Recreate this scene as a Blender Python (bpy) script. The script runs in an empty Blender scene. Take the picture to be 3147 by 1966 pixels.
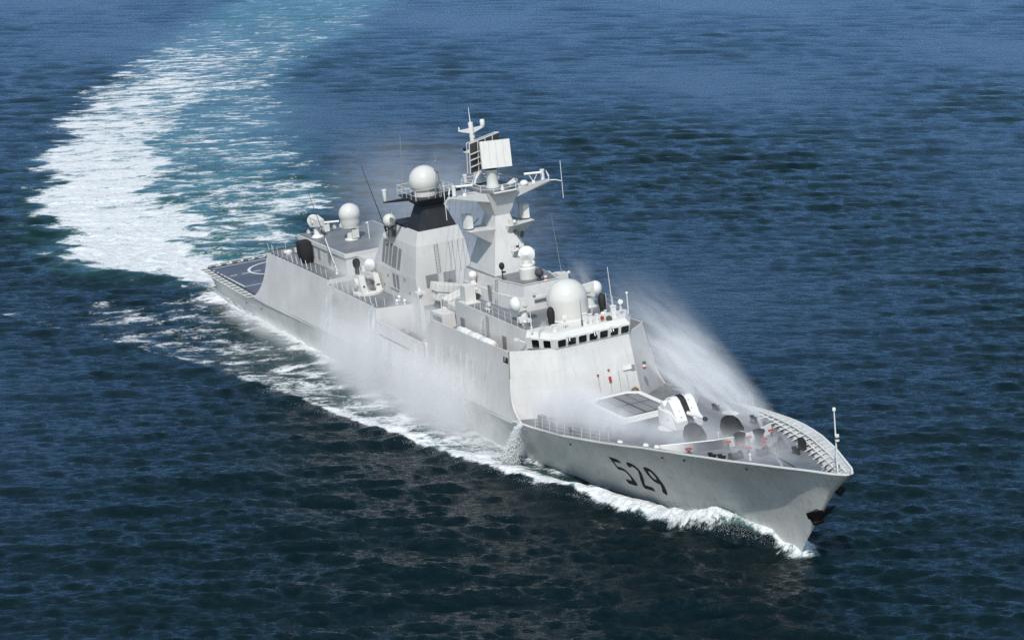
import bpy, bmesh, math, random
import numpy as np
from mathutils import Vector, Matrix
random.seed(7); RNG = np.random.default_rng(11)
R = math.radians; PI = math.pi

# ------------------------------------------------------------------ camera, world, sun, exposure
HEEL = R(5.5)                      # the frigate heels to starboard in its turn
SHIP_M = Matrix.Translation((0, 0, -3.3)) @ Matrix.Rotation(HEEL, 4, 'X')
scene = bpy.context.scene
COL = scene.collection
yaw, pitch, roll = 2.71566563, -0.250131049, -0.0992518376
fwd = Vector((math.cos(pitch)*math.cos(yaw), math.cos(pitch)*math.sin(yaw), math.sin(pitch)))
rt = fwd.cross(Vector((0, 0, 1))).normalized(); up = rt.cross(fwd)
rt2 = rt*math.cos(roll) + up*math.sin(roll); up2 = -rt*math.sin(roll) + up*math.cos(roll)
cm = Matrix(((rt2.x, up2.x, -fwd.x, 207.345), (rt2.y, up2.y, -fwd.y, -90.321), (rt2.z, up2.z, -fwd.z, 68.861), (0, 0, 0, 1)))
cd = bpy.data.cameras.new('camera'); cam = bpy.data.objects.new('camera', cd); COL.objects.link(cam)
cam.matrix_world = SHIP_M @ cm
cd.sensor_width = 36; cd.lens = 36*7077.2/3147; cd.clip_start = 1; cd.clip_end = 60000
scene.camera = cam

SUN_AZ = R(-36); SUN_EL = R(49)
w = bpy.data.worlds.new('World'); scene.world = w; w.use_nodes = True
nt = w.node_tree; bg = nt.nodes['Background']
sky = nt.nodes.new('ShaderNodeTexSky'); sky.sky_type = 'NISHITA'; sky.sun_disc = False
sky.sun_elevation = SUN_EL; sky.sun_rotation = PI/2 - SUN_AZ
sky.altitude = 2500; sky.air_density = 1.0; sky.dust_density = 0.15; sky.ozone_density = 5.0
wtc = nt.nodes.new('ShaderNodeTexCoord'); wsx = nt.nodes.new('ShaderNodeSeparateXYZ'); wcr = nt.nodes.new('ShaderNodeValToRGB'); wmx = nt.nodes.new('ShaderNodeMix')
wmx.data_type = 'RGBA'; wmx.blend_type = 'MULTIPLY'; wmx.inputs[0].default_value = 1.0
nt.links.new(wtc.outputs['Generated'], wsx.inputs[0]); nt.links.new(wsx.outputs[2], wcr.inputs[0])
e_ = wcr.color_ramp.elements; e_[0].position = 0.0; e_[0].color = (.26, .41, .83, 1); e_[1].position = .85; e_[1].color = (1.5, 1.45, 1.25, 1)
for ps, c_ in ((.12, (.48, .63, .79)), (.30, (1.0, 1.08, .74)), (.50, (1.15, 1.22, .76))):
    q_ = e_.new(ps); q_.color = (*c_, 1)
nt.links.new(sky.outputs[0], wmx.inputs[6]); 
# the hazy sky is brighter and whiter on the side of the sun
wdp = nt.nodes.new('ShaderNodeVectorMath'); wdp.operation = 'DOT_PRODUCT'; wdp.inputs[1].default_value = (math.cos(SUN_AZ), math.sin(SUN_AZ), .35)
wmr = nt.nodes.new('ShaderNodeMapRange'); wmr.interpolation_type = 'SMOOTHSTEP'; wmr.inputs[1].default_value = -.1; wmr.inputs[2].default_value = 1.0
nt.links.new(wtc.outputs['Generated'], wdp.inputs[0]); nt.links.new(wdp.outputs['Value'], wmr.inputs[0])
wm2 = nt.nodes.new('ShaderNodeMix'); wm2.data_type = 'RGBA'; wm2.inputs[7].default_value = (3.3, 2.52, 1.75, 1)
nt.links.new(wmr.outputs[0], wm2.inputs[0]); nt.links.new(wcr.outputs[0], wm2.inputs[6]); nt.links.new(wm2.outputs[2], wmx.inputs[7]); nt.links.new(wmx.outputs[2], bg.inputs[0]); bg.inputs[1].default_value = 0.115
sd = bpy.data.lights.new('sun', 'SUN'); sun = bpy.data.objects.new('sun', sd); COL.objects.link(sun)
sd.energy = 3.6; sd.angle = R(0.6); sd.color = (1.0, 0.965, 0.91)
sdir = Vector((math.cos(SUN_EL)*math.cos(SUN_AZ), math.cos(SUN_EL)*math.sin(SUN_AZ), math.sin(SUN_EL)))
sun.rotation_euler = sdir.to_track_quat('Z', 'Y').to_euler(); sun.location = sdir*300
scene.view_settings.view_transform = 'Standard'; scene.view_settings.look = 'None'
scene.view_settings.exposure = 0.1; scene.view_settings.gamma = 1
cy = scene.cycles
cy.volume_bounces = 2; cy.max_bounces = 8; cy.diffuse_bounces = 3; cy.glossy_bounces = 3
cy.volume_step_rate = 2.0; cy.volume_max_steps = 160; cy.transparent_max_bounces = 16
cy.caustics_reflective = False; cy.caustics_refractive = False; cy.use_denoising = True; cy.denoising_prefilter = 'NONE'; cy.denoising_input_passes = 'RGB_ALBEDO_NORMAL'; cy.sample_clamp_direct = 2.2; cy.sample_clamp_indirect = 1.5; cy.adaptive_threshold = .004

# ------------------------------------------------------------------ materials
def new_mat(name):
    m = bpy.data.materials.new(name); m.use_nodes = True
    return m, m.node_tree.nodes, m.node_tree.links, m.node_tree.nodes['Principled BSDF']
def paint(name, col, rough=.45, var=.10, dirt=.16, dirt_col=(.20, .17, .13), streak=(1.2, 1.2, .22), bump=.02, metal=0.0, plates=0.0):
    m, N, L, P = new_mat(name)
    tc = N.new('ShaderNodeTexCoord')
    n1 = N.new('ShaderNodeTexNoise'); n1.inputs['Scale'].default_value = .35; n1.inputs['Detail'].default_value = 6
    L.new(tc.outputs['Object'], n1.inputs['Vector'])
    mp = N.new('ShaderNodeMapping'); mp.inputs['Scale'].default_value = streak
    L.new(tc.outputs['Object'], mp.inputs[0])
    n2 = N.new('ShaderNodeTexNoise'); n2.inputs['Scale'].default_value = 2.2; n2.inputs['Detail'].default_value = 7; n2.inputs['Roughness'].default_value = .65
    L.new(mp.outputs[0], n2.inputs['Vector'])
    r1 = N.new('ShaderNodeMapRange'); r1.inputs[1].default_value = .3; r1.inputs[2].default_value = .7
    r1.inputs[3].default_value = 1-var; r1.inputs[4].default_value = 1+var
    L.new(n1.outputs[0], r1.inputs[0])
    mul = N.new('ShaderNodeVectorMath'); mul.operation = 'SCALE'; mul.inputs[0].default_value = col
    L.new(r1.outputs[0], mul.inputs['Scale'])
    r2 = N.new('ShaderNodeMapRange'); r2.inputs[1].default_value = .52; r2.inputs[2].default_value = .78
    r2.inputs[3].default_value = 0; r2.inputs[4].default_value = dirt*2.2
    L.new(n2.outputs[0], r2.inputs[0])
    mx = N.new('ShaderNodeMix'); mx.data_type = 'RGBA'
    L.new(r2.outputs[0], mx.inputs[0]); L.new(mul.outputs[0], mx.inputs[6]); mx.inputs[7].default_value = (*dirt_col, 1)
    out = mx.outputs[2]
    if plates > 0:                    # welded plate seams
        br = N.new('ShaderNodeTexBrick'); br.offset = .5
        br.inputs['Scale'].default_value = 1.0; br.inputs['Mortar Size'].default_value = .02; br.inputs['Mortar Smooth'].default_value = .8
        br.inputs['Brick Width'].default_value = 4.6; br.inputs['Row Height'].default_value = 1.55
        br.inputs['Color1'].default_value = (1, 1, 1, 1); br.inputs['Color2'].default_value = (.95, .95, .95, 1); br.inputs['Mortar'].default_value = (1-plates,)*3+(1,)
        sx = N.new('ShaderNodeSeparateXYZ'); cx = N.new('ShaderNodeCombineXYZ'); L.new(tc.outputs['Object'], sx.inputs[0])
        ad = N.new('ShaderNodeMath'); ad.operation = 'MULTIPLY_ADD'; ad.inputs[1].default_value = .8
        L.new(sx.outputs[1], ad.inputs[0]); L.new(sx.outputs[0], ad.inputs[2])
        L.new(ad.outputs[0], cx.inputs[0]); L.new(sx.outputs[2], cx.inputs[1]); L.new(cx.outputs[0], br.inputs['Vector'])
        mm = N.new('ShaderNodeMix'); mm.data_type = 'RGBA'; mm.blend_type = 'MULTIPLY'; mm.inputs[0].default_value = 1
        L.new(out, mm.inputs[6]); L.new(br.outputs[0], mm.inputs[7]); out = mm.outputs[2]
    L.new(out, P.inputs['Base Color'])
    P.inputs['Roughness'].default_value = rough; P.inputs['Metallic'].default_value = metal
    if bump:
        b = N.new('ShaderNodeBump'); b.inputs['Strength'].default_value = .35; b.inputs['Distance'].default_value = bump
        n3 = N.new('ShaderNodeTexNoise'); n3.inputs['Scale'].default_value = 1.1; n3.inputs['Detail'].default_value = 3
        L.new(tc.outputs['Object'], n3.inputs['Vector']); L.new(n3.outputs[0], b.inputs['Height']); L.new(b.outputs[0], P.inputs['Normal'])
    return m
M = dict(
    hull=paint('hull_paint', (.575, .565, .54), .38, .12, .30, (.27, .235, .18), plates=.20),
    grey=paint('superstructure_paint', (.59, .575, .555), .45, .08, .17, (.34, .30, .24), plates=.15),
    light=paint('light_grey_paint', (.62, .605, .57), .45, .05, .08),
    white=paint('white_paint', (.70, .69, .66), .35, .03, .05),
    dome=paint('radome_paint', (.60, .585, .545), .22, .02, .03, bump=0),
    deck=paint('deck_paint', (.15, .157, .17), .45, .22, .25, (.22, .22, .22), streak=(.5, .5, .5)),
    fdeck=paint('flight_deck_paint', (.085, .10, .135), .6, .2, .2, (.14, .14, .15), streak=(.5, .5, .5)),
    black=paint('black_paint', (.006, .006, .007), .8, .2, .05, (.03, .03, .03)),
    canvas=paint('black_canvas', (.010, .010, .011), .75, .3, .3, (.05, .05, .052), bump=.08),
    canvasg=paint('grey_canvas', (.05, .053, .055), .75, .3, .3, (.10, .10, .10), bump=.08),
    soot=paint('funnel_black', (.013, .013, .017), .55, .3, .2, (.06, .06, .07)),
    dark=paint('dark_steel', (.07, .07, .072), .5, .2, .2, (.10, .05, .03)),
    vent=paint('louvre_grey', (.22, .225, .23), .55, .1, .2),
    red=paint('red_paint', (.36, .03, .02), .4, .05, .05),
    brown=paint('rusty_canvas', (.16, .09, .05), .7, .3, .3),
    mesh=paint('net_grey', (.20, .21, .19), .7, .1, .1),
    rust=paint('anchor_steel', (.014, .012, .012), .6, .3, .35, (.07, .02, .01)),
)
def glass():
    m, N, L, P = new_mat('window_glass')
    P.inputs['Base Color'].default_value = (.006, .007, .010, 1); P.inputs['Roughness'].default_value = .06
    P.inputs['Specular IOR Level'].default_value = .5
    return m
M['glass'] = glass()

# ------------------------------------------------------------------ mesh helpers (everything on the ship is in ship coordinates)
class G:
    def __init__(s): s.v = []; s.f = []; s.sm = []
    def add(s, vs, fs, smooth=False):
        o = len(s.v); s.v += [tuple(map(float, p)) for p in vs]; s.f += [tuple(i+o for i in q) for q in fs]; s.sm += [smooth]*len(fs); return s
    def hexa(s, b, t):                 # bottom quad, top quad (same winding, ccw from above)
        n = len(b)
        return s.add(list(b)+list(t), [tuple(range(n-1, -1, -1)), tuple(range(n, 2*n))]+[(i, (i+1) % n, n+(i+1) % n, n+i) for i in range(n)])
    def prism(s, poly, z0, z1, poly2=None):
        p2 = poly2 or poly
        zb = z0 if hasattr(z0, '__len__') else [z0]*len(poly); zt = z1 if hasattr(z1, '__len__') else [z1]*len(poly)
        return s.hexa([(p[0], p[1], z) for p, z in zip(poly, zb)], [(p[0], p[1], z) for p, z in zip(p2, zt)])
    def box(s, c, d, rz=0, ry=0, rx=0):
        m = Matrix.Rotation(rz, 3, 'Z') @ Matrix.Rotation(ry, 3, 'Y') @ Matrix.Rotation(rx, 3, 'X'); c = Vector(c)
        q = [(-1, -1), (1, -1), (1, 1), (-1, 1)]
        b = [c+m @ Vector((x*d[0]/2, y*d[1]/2, -d[2]/2)) for x, y in q]; t = [c+m @ Vector((x*d[0]/2, y*d[1]/2, d[2]/2)) for x, y in q]
        return s.hexa(b, t)
    def tube(s, p0, p1, r0, r1=None, n=8, caps=True):
        r1 = r0 if r1 is None else r1; p0 = Vector(p0); p1 = Vector(p1); d = (p1-p0).normalized()
        a = d.cross(Vector((0, 0, 1))); a = a.normalized() if a.length > 1e-3 else Vector((1, 0, 0)); b = d.cross(a)
        vs = []
        for p, r in ((p0, r0), (p1, r1)):
            for k in range(n):
                t = 2*PI*k/n; vs.append(p+a*math.cos(t)*r+b*math.sin(t)*r)
        s.add(vs, [(k, n+k, n+(k+1) % n, (k+1) % n) for k in range(n)], n > 6)
        if caps: s.add(vs, [tuple(range(n)), tuple(range(2*n-1, n-1, -1))])
        return s
    def path(s, pts, r, n=6):
        for a, b in zip(pts[:-1], pts[1:]): s.tube(a, b, r, n=n)
        return s
    def lathe(s, c, prof, n=32, axis=None, cap0=True, cap1=True):  # prof: list of (radius, height along axis)
        c = Vector(c); ax = Vector(axis or (0, 0, 1)).normalized()
        a = ax.cross(Vector((0, 0, 1))); a = a.normalized() if a.length > 1e-3 else Vector((1, 0, 0)); b = ax.cross(a)
        vs = [c+ax*h+(a*math.cos(2*PI*k/n)+b*math.sin(2*PI*k/n))*max(r, 1e-4) for r, h in prof for k in range(n)]
        m = len(prof)
        s.add(vs, [(j*n+k, j*n+(k+1) % n, (j+1)*n+(k+1) % n, (j+1)*n+k) for j in range(m-1) for k in range(n)], True)
        if cap0 and prof[0][0] > .01: s.add(vs[:n], [tuple(range(n-1, -1, -1))])
        if cap1 and prof[-1][0] > .01: s.add(vs[-n:], [tuple(range(n))])
        return s
    def ball(s, c, r, n=28, rz=None):
        prof = [((r)*math.sin(t), -(rz or r)*math.cos(t)) for t in np.linspace(0.001, PI-.001, 17)]
        return s.lathe(c, prof, n)
    def grid(s, P, flip=False, smooth=True):   # P[i][j] points
        ni, nj = len(P), len(P[0]); vs = [p for row in P for p in row]
        fs = [(i*nj+j, i*nj+j+1, (i+1)*nj+j+1, (i+1)*nj+j) for i in range(ni-1) for j in range(nj-1)]
        if flip: fs = [q[::-1] for q in fs]
        return s.add(vs, fs, smooth)
def finish(me, g, sharp=35):
    bm = bmesh.new(); bm.from_mesh(me)
    bmesh.ops.remove_doubles(bm, verts=bm.verts, dist=1e-4)
    bmesh.ops.dissolve_degenerate(bm, edges=bm.edges, dist=1e-5)
    bmesh.ops.recalc_face_normals(bm, faces=bm.faces); bm.to_mesh(me); bm.free()
ship = bpy.data.objects.new('warship', None); COL.objects.link(ship)
ship.matrix_world = SHIP_M
ship['label'] = 'pale grey frigate numbered 529 heeling and turning at speed'; ship['category'] = 'warship'
def part(name, g, mat, parent=None, label=None, normals=True, sharp=35, at=None, bevel=0):
    me = bpy.data.meshes.new(name)
    v = g.v
    if at is not None: v = [(p[0]-at[0], p[1]-at[1], p[2]-at[2]) for p in v]
    me.from_pydata(v, [], g.f); me.polygons.foreach_set('use_smooth', g.sm)
    if normals: finish(me, g)
    me.set_sharp_from_angle(angle=R(sharp))
    me.materials.append(M[mat] if isinstance(mat, str) else mat)
    o = bpy.data.objects.new(name, me); COL.objects.link(o); o.parent = parent or ship
    if at is not None:
        base = Vector(at)
        if parent and parent is not ship: base = base-Vector(parent['_at']) if '_at' in parent.keys() else base
        o.location = base
        o['_at'] = list(at)
    elif parent and parent is not ship and '_at' in parent.keys():
        o.location = -Vector(parent['_at'])
    if bevel:
        b = o.modifiers.new('bevel', 'BEVEL'); b.width = bevel; b.segments = 2; b.limit_method = 'ANGLE'; b.angle_limit = R(40)
    if label: o['label'] = label
    return o
def dup(o, off, label=None, mirror=False):
    c = o.copy(); COL.objects.link(c); c.parent = o.parent
    if mirror: c.scale = (1, -1, 1); c.location = (o.location.x+off[0], -o.location.y, o.location.z+off[2])
    else: c.location = o.location+Vector(off)
    for ch in [q for q in o.children]:
        d = ch.copy(); COL.objects.link(d); d.parent = c
    if label: c['label'] = label
    elif 'label' in c.keys() and mirror: del c['label']
    return c
# ------------------------------------------------------------------ hull form
EX=[-67,-60,-46,-20,0,15,23.3,27.4,34,38,43.5,48.7,51.7,56,60.5,63.6,65.9,66.9,67.0]
EY=[7.31,7.6,7.85,7.95,8.0,7.95,7.85,7.95,7.9,7.6,7.05,6.3,5.75,4.65,3.1,1.85,.95,.35,0.0]
ZX=[-67,-46,-20,0,23.3,27.4,34,40,46,50,54,60,64,67]
ZZ=[6.93,6.95,7.28,7.52,7.9,8.27,9.0,9.75,10.6,11.05,11.4,11.8,12.0,12.1]
WX=[-67,-64,-46,-20,0,10,21,30.7,38,45,52,59,80]
WY=[6.4,6.6,7.2,7.5,7.5,7.2,6.5,5.0,3.9,2.7,1.5,0,0]
SZ=[-3,0,3,4.64,8.25,10.1,12.1,13]
SX=[56.5,57.6,58.9,60,63.05,64.6,67,67.8]
# fore deck height (inside the bulwark)
DX=[22,27.4,34,40,44,50,54,60,64,67]; DZ=[7.9,8.25,8.98,9.6,9.85,10.05,10.25,10.55,10.75,10.9]
def ez(x): return float(np.interp(x,ZX,ZZ))
def dz(x): return float(np.interp(x,DX,DZ))
def ey(x): return float(np.interp(x,EX,EY))
def wy(x): return float(np.interp(x,WX,WY))
def hull_pt(xt,v):
    zt=ez(xt); z=-2.5+(zt+2.5)*v
    f=(67-xt)/134.0
    w=max(0.0,1-f/.36); w=w*w*(3-2*w)
    x=xt-(67-float(np.interp(z,SZ,SX)))*w if z<12.1 else xt
    if xt<-58: x+=(zt-z)*.85*(-58-xt)/9.0
    ye=ey(xt); yw=wy(x); t=(z-3)/(zt-3)
    if t>=0:
        p=1.0+.1*max(0,min(1,(x-15)/30))
        y=yw+(ye-yw)*t**p
    else: y=yw*(1-.12*t*t)
    return (x,y if xt<66.999 else 0.0,z)
def hull_y(x,z):
    lo,hi=-67.,67.
    for _ in range(40):
        m=(lo+hi)/2; v=(z+2.5)/(ez(m)+2.5)
        if hull_pt(m,v)[0]<x: lo=m
        else: hi=m
    return hull_pt(m,(z+2.5)/(ez(m)+2.5))[1]
xs=sorted(set([67,66.97,66.9,66.75,66.5,66.2,65.9,65.4]+list(np.round(np.concatenate([np.arange(64.8,20,-.7),np.arange(20,-67,-2.0),[-67]]),3))),reverse=True)
vs_=np.linspace(0,1,22)
g=G()
for s in (-1,1):
    P=[[(lambda q:(q[0],s*q[1],q[2]))(hull_pt(x,v)) for v in vs_] for x in xs]
    g.grid(P,flip=(s>0))
tr=[hull_pt(-67,v) for v in vs_]
g.grid([[(p[0],p[1],p[2]) for p in tr],[(p[0],-p[1],p[2]) for p in tr]])
hull=part('hull',g,'hull',sharp=50)

# inner bulwark, rail cap, fore deck
def edge(x,s,inset=0.0,z=None):
    return (x,s*max(0.0,ey(x)-inset),ez(x) if z is None else z)
bx=[x for x in xs if x>=43.5]
g=G()
for s in (-1,1):
    rows=[]
    for x in bx:
        xi=min(x,66.75); zt=ez(x)-.02; zb=min(dz(x),zt-.02)-.05
        v=(zb+2.5)/(ez(xi)+2.5); q=hull_pt(xi,v)
        rows.append([(xi-.12*(x>60),s*max(0,ey(xi)-.14),zt),(q[0]-.15*(x>60),s*max(0,q[1]-.14),zb)])
    g.grid(rows,smooth=False)
bul=part('bulwark',g,'light')
g=G()
rim=[x for x in xs if x>=23.4]
for s in (-1,1):
    prof=lambda x:[edge(x,s,-.03,ez(x)-.07),edge(x,s,-.03,ez(x)+.035),edge(min(x,66.8),s,.16,ez(x)+.035),edge(min(x,66.8),s,.16,ez(x)-.07)]
    g.grid([prof(x)+[prof(x)[0]] for x in rim],smooth=False)
part('rail_cap',g,'white',hull,label='white rounded cap along the top of the bow plating')
# ribs
g0=[]
for s in (-1,1):
    x=44.6
    while x<66.2:
        zt=ez(x)-.08; zb=dz(x)+.02; v=(zb+2.5)/(ez(x)+2.5); q=hull_pt(x,v)
        a=Vector((x,s*(ey(x)-.16),zt)); b=Vector((q[0],s*(max(.1,q[1]-.45)),zb)); o=Vector((q[0],s*max(.05,q[1]-.15),zb))
        gg=G(); t=.05
        gg.hexa([(a.x-t,a.y,a.z),(b.x-t,b.y,b.z),(o.x-t,o.y,o.z)],[(a.x+t,a.y,a.z),(b.x+t,b.y,b.z),(o.x+t,o.y,o.z)])
        d=Vector((0,-s*.06,0)); gg.box((a+b)/2+d,(.12,.10,(a-b).length),rx=0) if False else gg.tube(a+d,b+d,.06,n=4)
        part('bulwark_rib',gg,'white',bul)
        x+=1.18
g=G()
for s in (-1,1):
    for k in (.33,.68):
        rows=[]
        for x in [x for x in bx if x<66]:
            zt=ez(x); zb=dz(x); zz=zb+(zt-zb)*k; v=(zz+2.5)/(ez(x)+2.5); q=hull_pt(x,v)
            y0=q[1]-.14; rows.append([(q[0],s*y0,zz+.03),(q[0],s*max(0,y0-.14),zz+.03),(q[0],s*max(0,y0-.14),zz-.03),(q[0],s*y0,zz-.03)])
        g.grid(rows,smooth=False)
part('bulwark_stringer',g,'white',bul)
g=G()
rows=[]
for x in [x for x in xs if x>=21]:
    z=dz(x) if x>44 else min(dz(x),ez(x)-.01)
    q=hull_pt(min(x,66.6),(z+2.5)/(ez(x)+2.5)); y=max(0.02,q[1]-.1)
    rows.append([(q[0]-(.2 if x>60 else 0),y*t,z+.06*(1-t*t)) for t in np.linspace(-1,1,9)])
g.grid(rows)
part('fore_deck',g,'deck')

# bow number
DIG={'5':([(38.78,7.93),(39.93,7.89),(40.09,7.75),(40.12,7.53),(39.1,7.47),(39.11,7.28),(39.12,6.96),(39.74,6.95),(40.06,6.81),(40.26,6.51),(40.35,6.14),(40.40,5.76),(40.42,5.51),(40.32,5.25),(39.98,5.18),(39.08,5.19),(39.05,5.4),(39.05,5.66),(39.87,5.65),(40.02,5.93),(39.99,6.30),(39.88,6.51),(39.72,6.60),(39.44,6.62),(38.93,6.61),(38.88,6.76),(38.86,7.19),(38.82,7.58)],None),
'2':([(41.0,7.78),(41.18,7.88),(41.48,7.91),(41.78,7.87),(42.06,7.72),(42.24,7.42),(42.27,7.02),(42.02,6.42),(41.58,5.63),(42.52,5.62),(42.56,5.45),(42.6,5.2),(41.21,5.18),(41.15,5.39),(41.19,5.65),(41.4,6.17),(41.69,6.67),(41.93,7.15),(41.76,7.43),(41.5,7.52),(41.27,7.42),(41.2,7.29),(40.95,7.33),(40.92,7.55)],None),
'9':([(43.09,7.77),(43.38,7.9),(43.8,7.91),(44.12,7.76),(44.33,7.46),(44.41,7.06),(44.47,6.62),(44.5,6.22),(44.42,5.84),(44.28,5.46),(44.02,5.15),(43.63,5.44),(43.85,5.81),(44.0,6.26),(43.62,6.30),(43.32,6.45),(43.13,6.75),(43.03,7.09),(43.01,7.51)],
     [(43.48,7.45),(43.62,7.55),(43.82,7.48),(43.92,7.24),(44.0,6.92),(43.92,6.70),(43.69,6.72),(43.48,6.88),(43.42,7.14)])}
from mathutils.geometry import tessellate_polygon
for key,(outer,inner) in DIG.items():
    loops=[[Vector((a,b,0)) for a,b in outer]]
    if inner: loops.append([Vector((a,b,0)) for a,b in inner[::-1]])
    pts=[p for l in loops for p in l]; tri=tessellate_polygon(loops)
    bm=bmesh.new(); bv=[bm.verts.new(p) for p in pts]
    for t in tri:
        try: bm.faces.new([bv[i] for i in t])
        except ValueError: pass
    for _ in range(3):
        es=[e for e in bm.edges if e.calc_length()>.25]
        if es: bmesh.ops.subdivide_edges(bm,edges=es,cuts=1)
    for v in bm.verts:
        x,z=v.co.x+.36,v.co.y+.115; v.co=(x,-(hull_y(x,z)+.02),z)
    bm.normal_update()
    bmesh.ops.recalc_face_normals(bm,faces=bm.faces)
    me=bpy.data.meshes.new('hull_number'); bm.to_mesh(me); bm.free(); me.materials.append(M['black'])
    o=bpy.data.objects.new('hull_number',me); COL.objects.link(o); o.parent=hull; o['label']='black painted digit %s on the bow'%key
# anchor at the stem, hawse and slot
g=G()
g.tube((62.9,0,8.15),(61.9,0,6.95),.16,n=8)
for s in (-1,1):
    g.hexa([(62.15,s*.05,6.9),(62.35,s*1.25,8.0),(62.25,s*1.05,7.5),(61.9,s*.1,6.8)],[(63.0,s*.05,8.15),(62.75,s*1.35,8.18),(62.6,s*1.3,8.1),(62.4,s*.1,8.2)])
    g.tube((62.1,s*.1,7.1),(62.6,s*1.3,8.1),.16,.06)
g.box((61.95,0,7.0),(.5,.9,.35),ry=.6)
anch=part('anchor',g,'rust',hull,label='black stock anchor hanging at the stem')
g=G()
for s in (1,):
    y=hull_y(63.4,9.9)
    g.tube((63.2,s*(y-.3),10.3),(64.3,s*(y+.28),9.75),.33,.40,n=16)
part('hawse_pipe',g,'black',hull,label='black hawse opening beside the stem')
g=G()
rows=[]
for x in np.linspace(31.2,35.2,14):
    rows.append([(x,-(hull_y(x,z)+.02),z) for z in (3.05+.1*(x-31)/4*0,3.34+.16*math.sin(PI*(x-31.2)/4))])
g.grid(rows)
part('stabilizer_slot',g,'black',hull,label='thin black slot at the waterline')
for x,z in ((33.9,8.1),(47.6,9.9),(50.5,10.3),(57.4,10.9),(-52,5.2),(-46,5.6)):
    g=G(); g.box((x,-hull_y(x,z),z),(.24,.08,.2)); part('hull_fitting',g,'dark',hull)

# ------------------------------------------------------------------ flight deck
g=G()
rows=[]
for x in np.arange(-67,-40,1.5):
    rows.append([(x,(ey(x)-.02)*t,ez(x)+.004) for t in (-1,-.5,0,.5,1)])
g.grid(rows,smooth=False)
fd=part('flight_deck',g,'fdeck')
g=G(); Z=6.975
def strip(g,p,q,w,z=Z+.004):
    d=Vector((q[0]-p[0],q[1]-p[1],0)).normalized(); n=Vector((-d.y,d.x,0))*w/2; p=Vector((p[0],p[1],z)); q=Vector((q[0],q[1],z))
    g.add([p-n,q-n,q+n,p+n],[(0,1,2,3)])
strip(g,(-65.65,-7.1),(-65.65,7.1),.2)
for s in (-1,1): strip(g,(-65.65,s*7.1),(-52.8,s*7.1),.2)
strip(g,(-52.8,-7.1),(-52.8,7.1),.2)
for k in range(9): strip(g,(-59.8,-6.6+k*1.55),(-59.8,-5.65+k*1.55),.26)
def ring(g,cx,cy_,r0,r1,n=56):
    vs=[]
    for k in range(n):
        t=2*PI*k/n; vs+=[(cx+r0*math.cos(t),cy_+r0*math.sin(t),Z+.008),(cx+r1*math.cos(t),cy_+r1*math.sin(t),Z+.008)]
    g.add(vs,[(2*k,2*k+1,(2*k+3)%(2*n),(2*k+2)%(2*n)) for k in range(n)])
ring(g,-59.9,-.1,3.6,3.95); ring(g,-64.4,.6,.55,.8,24); ring(g,-55.4,.6,.55,.8,24)
part('deck_marking',g,'white',fd,normals=False)
# safety nets folded out along the sides and the transom
def net_panel(a,b,outv,parent):
    a=Vector(a); b=Vector(b); o=Vector(outv); g=G()
    for p,q in ((a,b),(a+o,b+o),(a,a+o),(b,b+o)): g.tube(p,q,.045,n=4)
    f=part('safety_net',g,'white',parent)
    g=G(); i=o.normalized()*.02
    for k in range(9):
        t=(k+.5)/9; g.tube(a.lerp(b,t),a.lerp(b,t)+o,.016,n=3)
    for k in range(6):
        t=(k+.5)/6; g.tube(a+o*t,b+o*t,.016,n=3)
    n=part('netting',g,'mesh',fd) ; n.parent=f
for s in (-1,1):
    x=-66.6
    while x<-48.5:
        net_panel((x+.05,s*(ey(x)+.02),6.93),(x+1.42,s*(ey(x+1.4)+.02),6.93),(0,s*.95,.10),fd); x+=1.5
for k in range(9):
    y=-6.9+k*1.53; net_panel((-67.05,y+.05,6.93),(-67.05,y+1.48,6.93),(-1.0,0,.08),fd)
for k in range(13):
    x=-66.5+k*1.5
    for s in (-1,1): g=G(); g.box((x,s*(ey(x)-.25),7.02),(.5,.2,.14)); part('net_hinge',g,'dark',fd)
for k in range(10): g=G(); g.box((-66.6,-6.5+k*1.45,7.02),(.22,.6,.14)); part('net_hinge',g,'dark',fd)

# ------------------------------------------------------------------ superstructure shells
def ys(x,z):
    t=min(max((x+46)/69.,-.4),1.2); zk=6.95+.89*t
    return 7.85-.0*t-(z-zk)*(.26-.14*t)
sup=G()
# hangar block with the swept fairing at its after end
xa=[-44.7,-40,-35,-30,-24.6]
def side_block(g,x0,x1,z1a,z1b,n=2):
    q=np.linspace(x0,x1,n)
    b=[]; t=[]
    for x in q:
        z=z1a+(z1b-z1a)*(x-x0)/(x1-x0); b.append((x,-ys(x,ez(x)-.3),ez(x)-.3)); t.append((x,-ys(x,z),z))
    g.hexa(b+[(p[0],-p[1],p[2]) for p in b[::-1]],t+[(p[0],-p[1],p[2]) for p in t[::-1]])
g=G(); side_block(g,-44.7,-24.6,12.48,12.62)
for s in (-1,1):
    prev=None; rows=[]
    for z in np.linspace(6.7,11.5,14):
        k=(1-(z-6.95)/4.6); k=max(0,k); x=-44.7-2.6*k**3.2
        rows.append([(x,s*(ys(-45,z)+.0),z),(x,s*(ys(-45,z)-.16),z),(-44.69,s*(ys(-45,z)-.16),z),(-44.69,s*(ys(-45,z)+.0),z),(x,s*ys(-45,z),z)])
    g.grid(rows,smooth=False)
hangar=part('hangar',g,'grey')
g=G(); t=[( -44.65,-ys(-44.7,12.5)+.06),(-24.62,-ys(-24.6,12.6)+.06),(-24.62,ys(-24.6,12.6)-.06),(-44.65,ys(-44.7,12.5)-.06)]
g.prism(t,[12.47,12.61,12.61,12.47],[12.49,12.63,12.63,12.49])
part('hangar_roof',g,'deck',hangar)
g=G(); g.box((-44.73,0,9.6),(.08,8.4,5.0))
for k in range(9): g.box((-44.79,0,7.4+k*.55),(.05,8.3,.05))
part('hangar_door',g,'light',hangar)
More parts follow.
